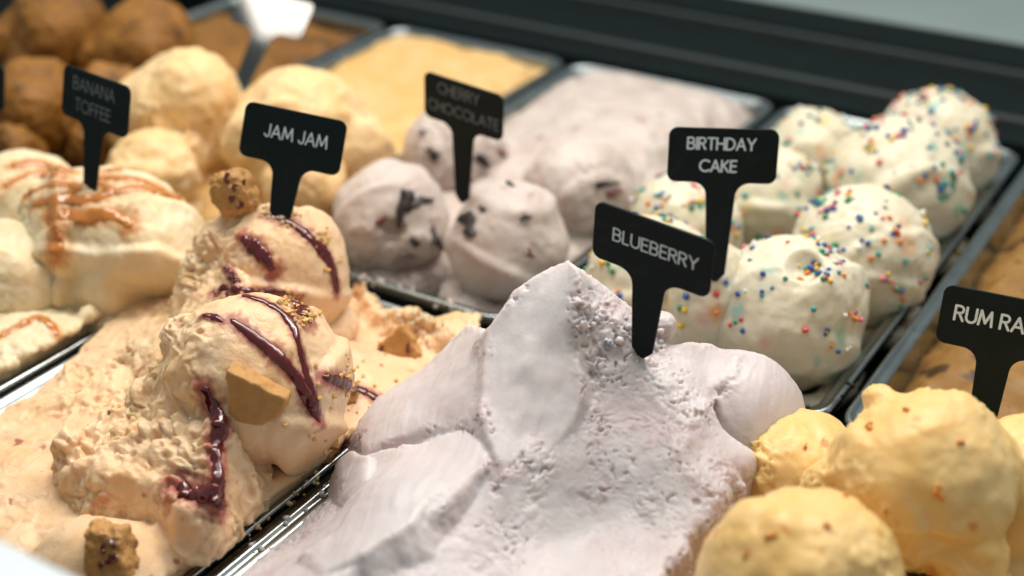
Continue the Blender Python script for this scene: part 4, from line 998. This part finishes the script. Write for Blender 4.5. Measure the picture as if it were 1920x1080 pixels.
def sign_outline(stem, w=SW, h=SH):
    r = .0042; o = []
    for cx, cy, a0 in ((w / 2 - r, h / 2 - r, 0), (-w / 2 + r, h / 2 - r, 90), (-w / 2 + r, -h / 2 + r, 180)):
        o += [(cx + r * math.cos(R_(a0 + 90 * k / 6)), cy + r * math.sin(R_(a0 + 90 * k / 6))) for k in range(7)]
    fr = .0068; sw = .0070
    o += [(-sw - fr + fr * math.sin(R_(a)), -h / 2 - fr + fr * math.cos(R_(a))) for a in range(0, 91, 15)]
    o += [(-.0047, -h / 2 - stem), (-.0012, -h / 2 - stem - .004), (.0012, -h / 2 - stem - .004), (.0047, -h / 2 - stem)]
    o += [(sw + fr - fr * math.cos(R_(a)), -h / 2 - fr + fr * math.sin(R_(a))) for a in range(0, 91, 15)]
    cx, cy = w / 2 - r, -h / 2 + r
    o += [(cx + r * math.cos(R_(270 + 90 * k / 6)), cy + r * math.sin(R_(270 + 90 * k / 6))) for k in range(7)]
    return o
def sign(pos, az, tilt, lean, lines, label, size=.0065, wt=.00042, stem=.040, mat='sign', normal=None, ink='ink'):
    az, tilt, lean = R_(az), R_(tilt), R_(lean)
    w = np.array([math.cos(az), math.sin(az), 0]); n = np.array([math.sin(az), -math.cos(az), 0])
    u = np.array([0, 0, 1]) * math.cos(tilt) - n * math.sin(tilt)
    w2 = w * math.cos(lean) + u * math.sin(lean); u2 = -w * math.sin(lean) + u * math.cos(lean); n2 = np.cross(w2, u2)
    pos = np.array(pos, float)
    if normal is not None:
        n2 = unit(normal); w2 = unit(np.cross((0, 0, 1), n2)); u2 = np.cross(n2, w2)
        w2, u2 = w2 * math.cos(lean) + u2 * math.sin(lean), -w2 * math.sin(lean) + u2 * math.cos(lean)
    Mx = np.stack([w2, u2, n2], 1)
    t = empty('flavour_sign', tuple(pos - u2 * (SH / 2 + stem)))
    tag(t, label, 'sign', 'black flavour signs')
    o = sign_outline(stem); th = .0014; c = .00022
    A = np.array(o); cen = A.mean(0)
    nrm = []
    for i in range(len(A)):
        e1 = A[i] - A[i - 1]; e2 = A[(i + 1) % len(A)] - A[i]
        q = unit(e1 / (np.linalg.norm(e1) + 1e-9) + e2 / (np.linalg.norm(e2) + 1e-9) + 1e-9); nrm.append((q[1], -q[0]))
    I = A - c * np.array(nrm)
    rings = [[(*p, 0) for p in I], [(*p, -c) for p in A], [(*p, -th + c) for p in A], [(*p, -th) for p in I]]
    V, F = loft(rings); k = len(A)
    F.append(tuple(range(k))[::-1]); F.append(tuple(range(3 * k, 4 * k)))
    V = np.array(V) @ Mx.T + pos
    mesh_np('plate', V, [f[::-1] for f in F], M[mat], parent=t, smooth=False)
    for txt, cx, cy in lines:
        V, F = lettering(txt, size, cx, cy, wt)
        mesh_np('lettering', np.array(V) @ Mx.T + pos, F, M[ink], parent=t, smooth=False)
    return t
sign((-.2074, .4388, .1169), -1.1, -6.0, -5.3, [('BLUEBERRY', .0015, .0010)], 'black sign reading BLUEBERRY stuck in the lilac mound', wt=.00036, size=.0056, stem=.037)
sign((-.4149, .4716, .1068), 18.0, 20.0, -6.3, [('JAM JAM', .0018, .0015)], 'black sign reading JAM JAM stuck in the rear jam streaked scoop', wt=.00036, size=.0059, stem=.034)
sign((-.2364, .5738, .1007), 28.4, 9.6, -0.3, [('BIRTHDAY', -.001, .0058), ('CAKE', -.002, -.0050)], 'black sign reading BIRTHDAY CAKE among the sprinkled scoops', size=.0054, wt=.00048, stem=.046)
sign((-.3905, .582, .0917), -3.1, -2.5, -3.7, [('CHERRY', -.003, .0066), ('CHOCOLATE', .0005, -.0044)], 'black sign reading CHERRY CHOCOLATE among the pinkish scoops', size=.0058, wt=.00036, stem=.042, ink='faded')
sign((-.5306, .4558, .1077), -5.2, 13.3, -1.4, [('BANANA', -.001, .0058), ('TOFFEE', -.001, -.0050)], 'black sign reading BANANA TOFFEE above the drizzled scoops', size=.0062, wt=.00030, stem=.036, ink='faded')
sign((-.0942, .555, .0602), 4.7, 13.1, 0.9, [('RUM RAISIN', .0015, .0016)], 'black sign reading RUM RAISIN in the ochre pan', size=.0064, wt=.00056, stem=.056)
gp = at_depth(510, 24, .905)
sign(gp, 0, 0, -10, [], 'glossy black sign catching white glare above the cream scoops', stem=.055, mat='gloss_sign', normal=unit(CP - gp) + unit(np.array((-.7652, .4559, .6302)) - gp))
sign(at_depth(-52, 150, .80), 0, 12, -2, [], 'blank black sign with no lettering, beside the drizzled banana scoops', stem=.075)
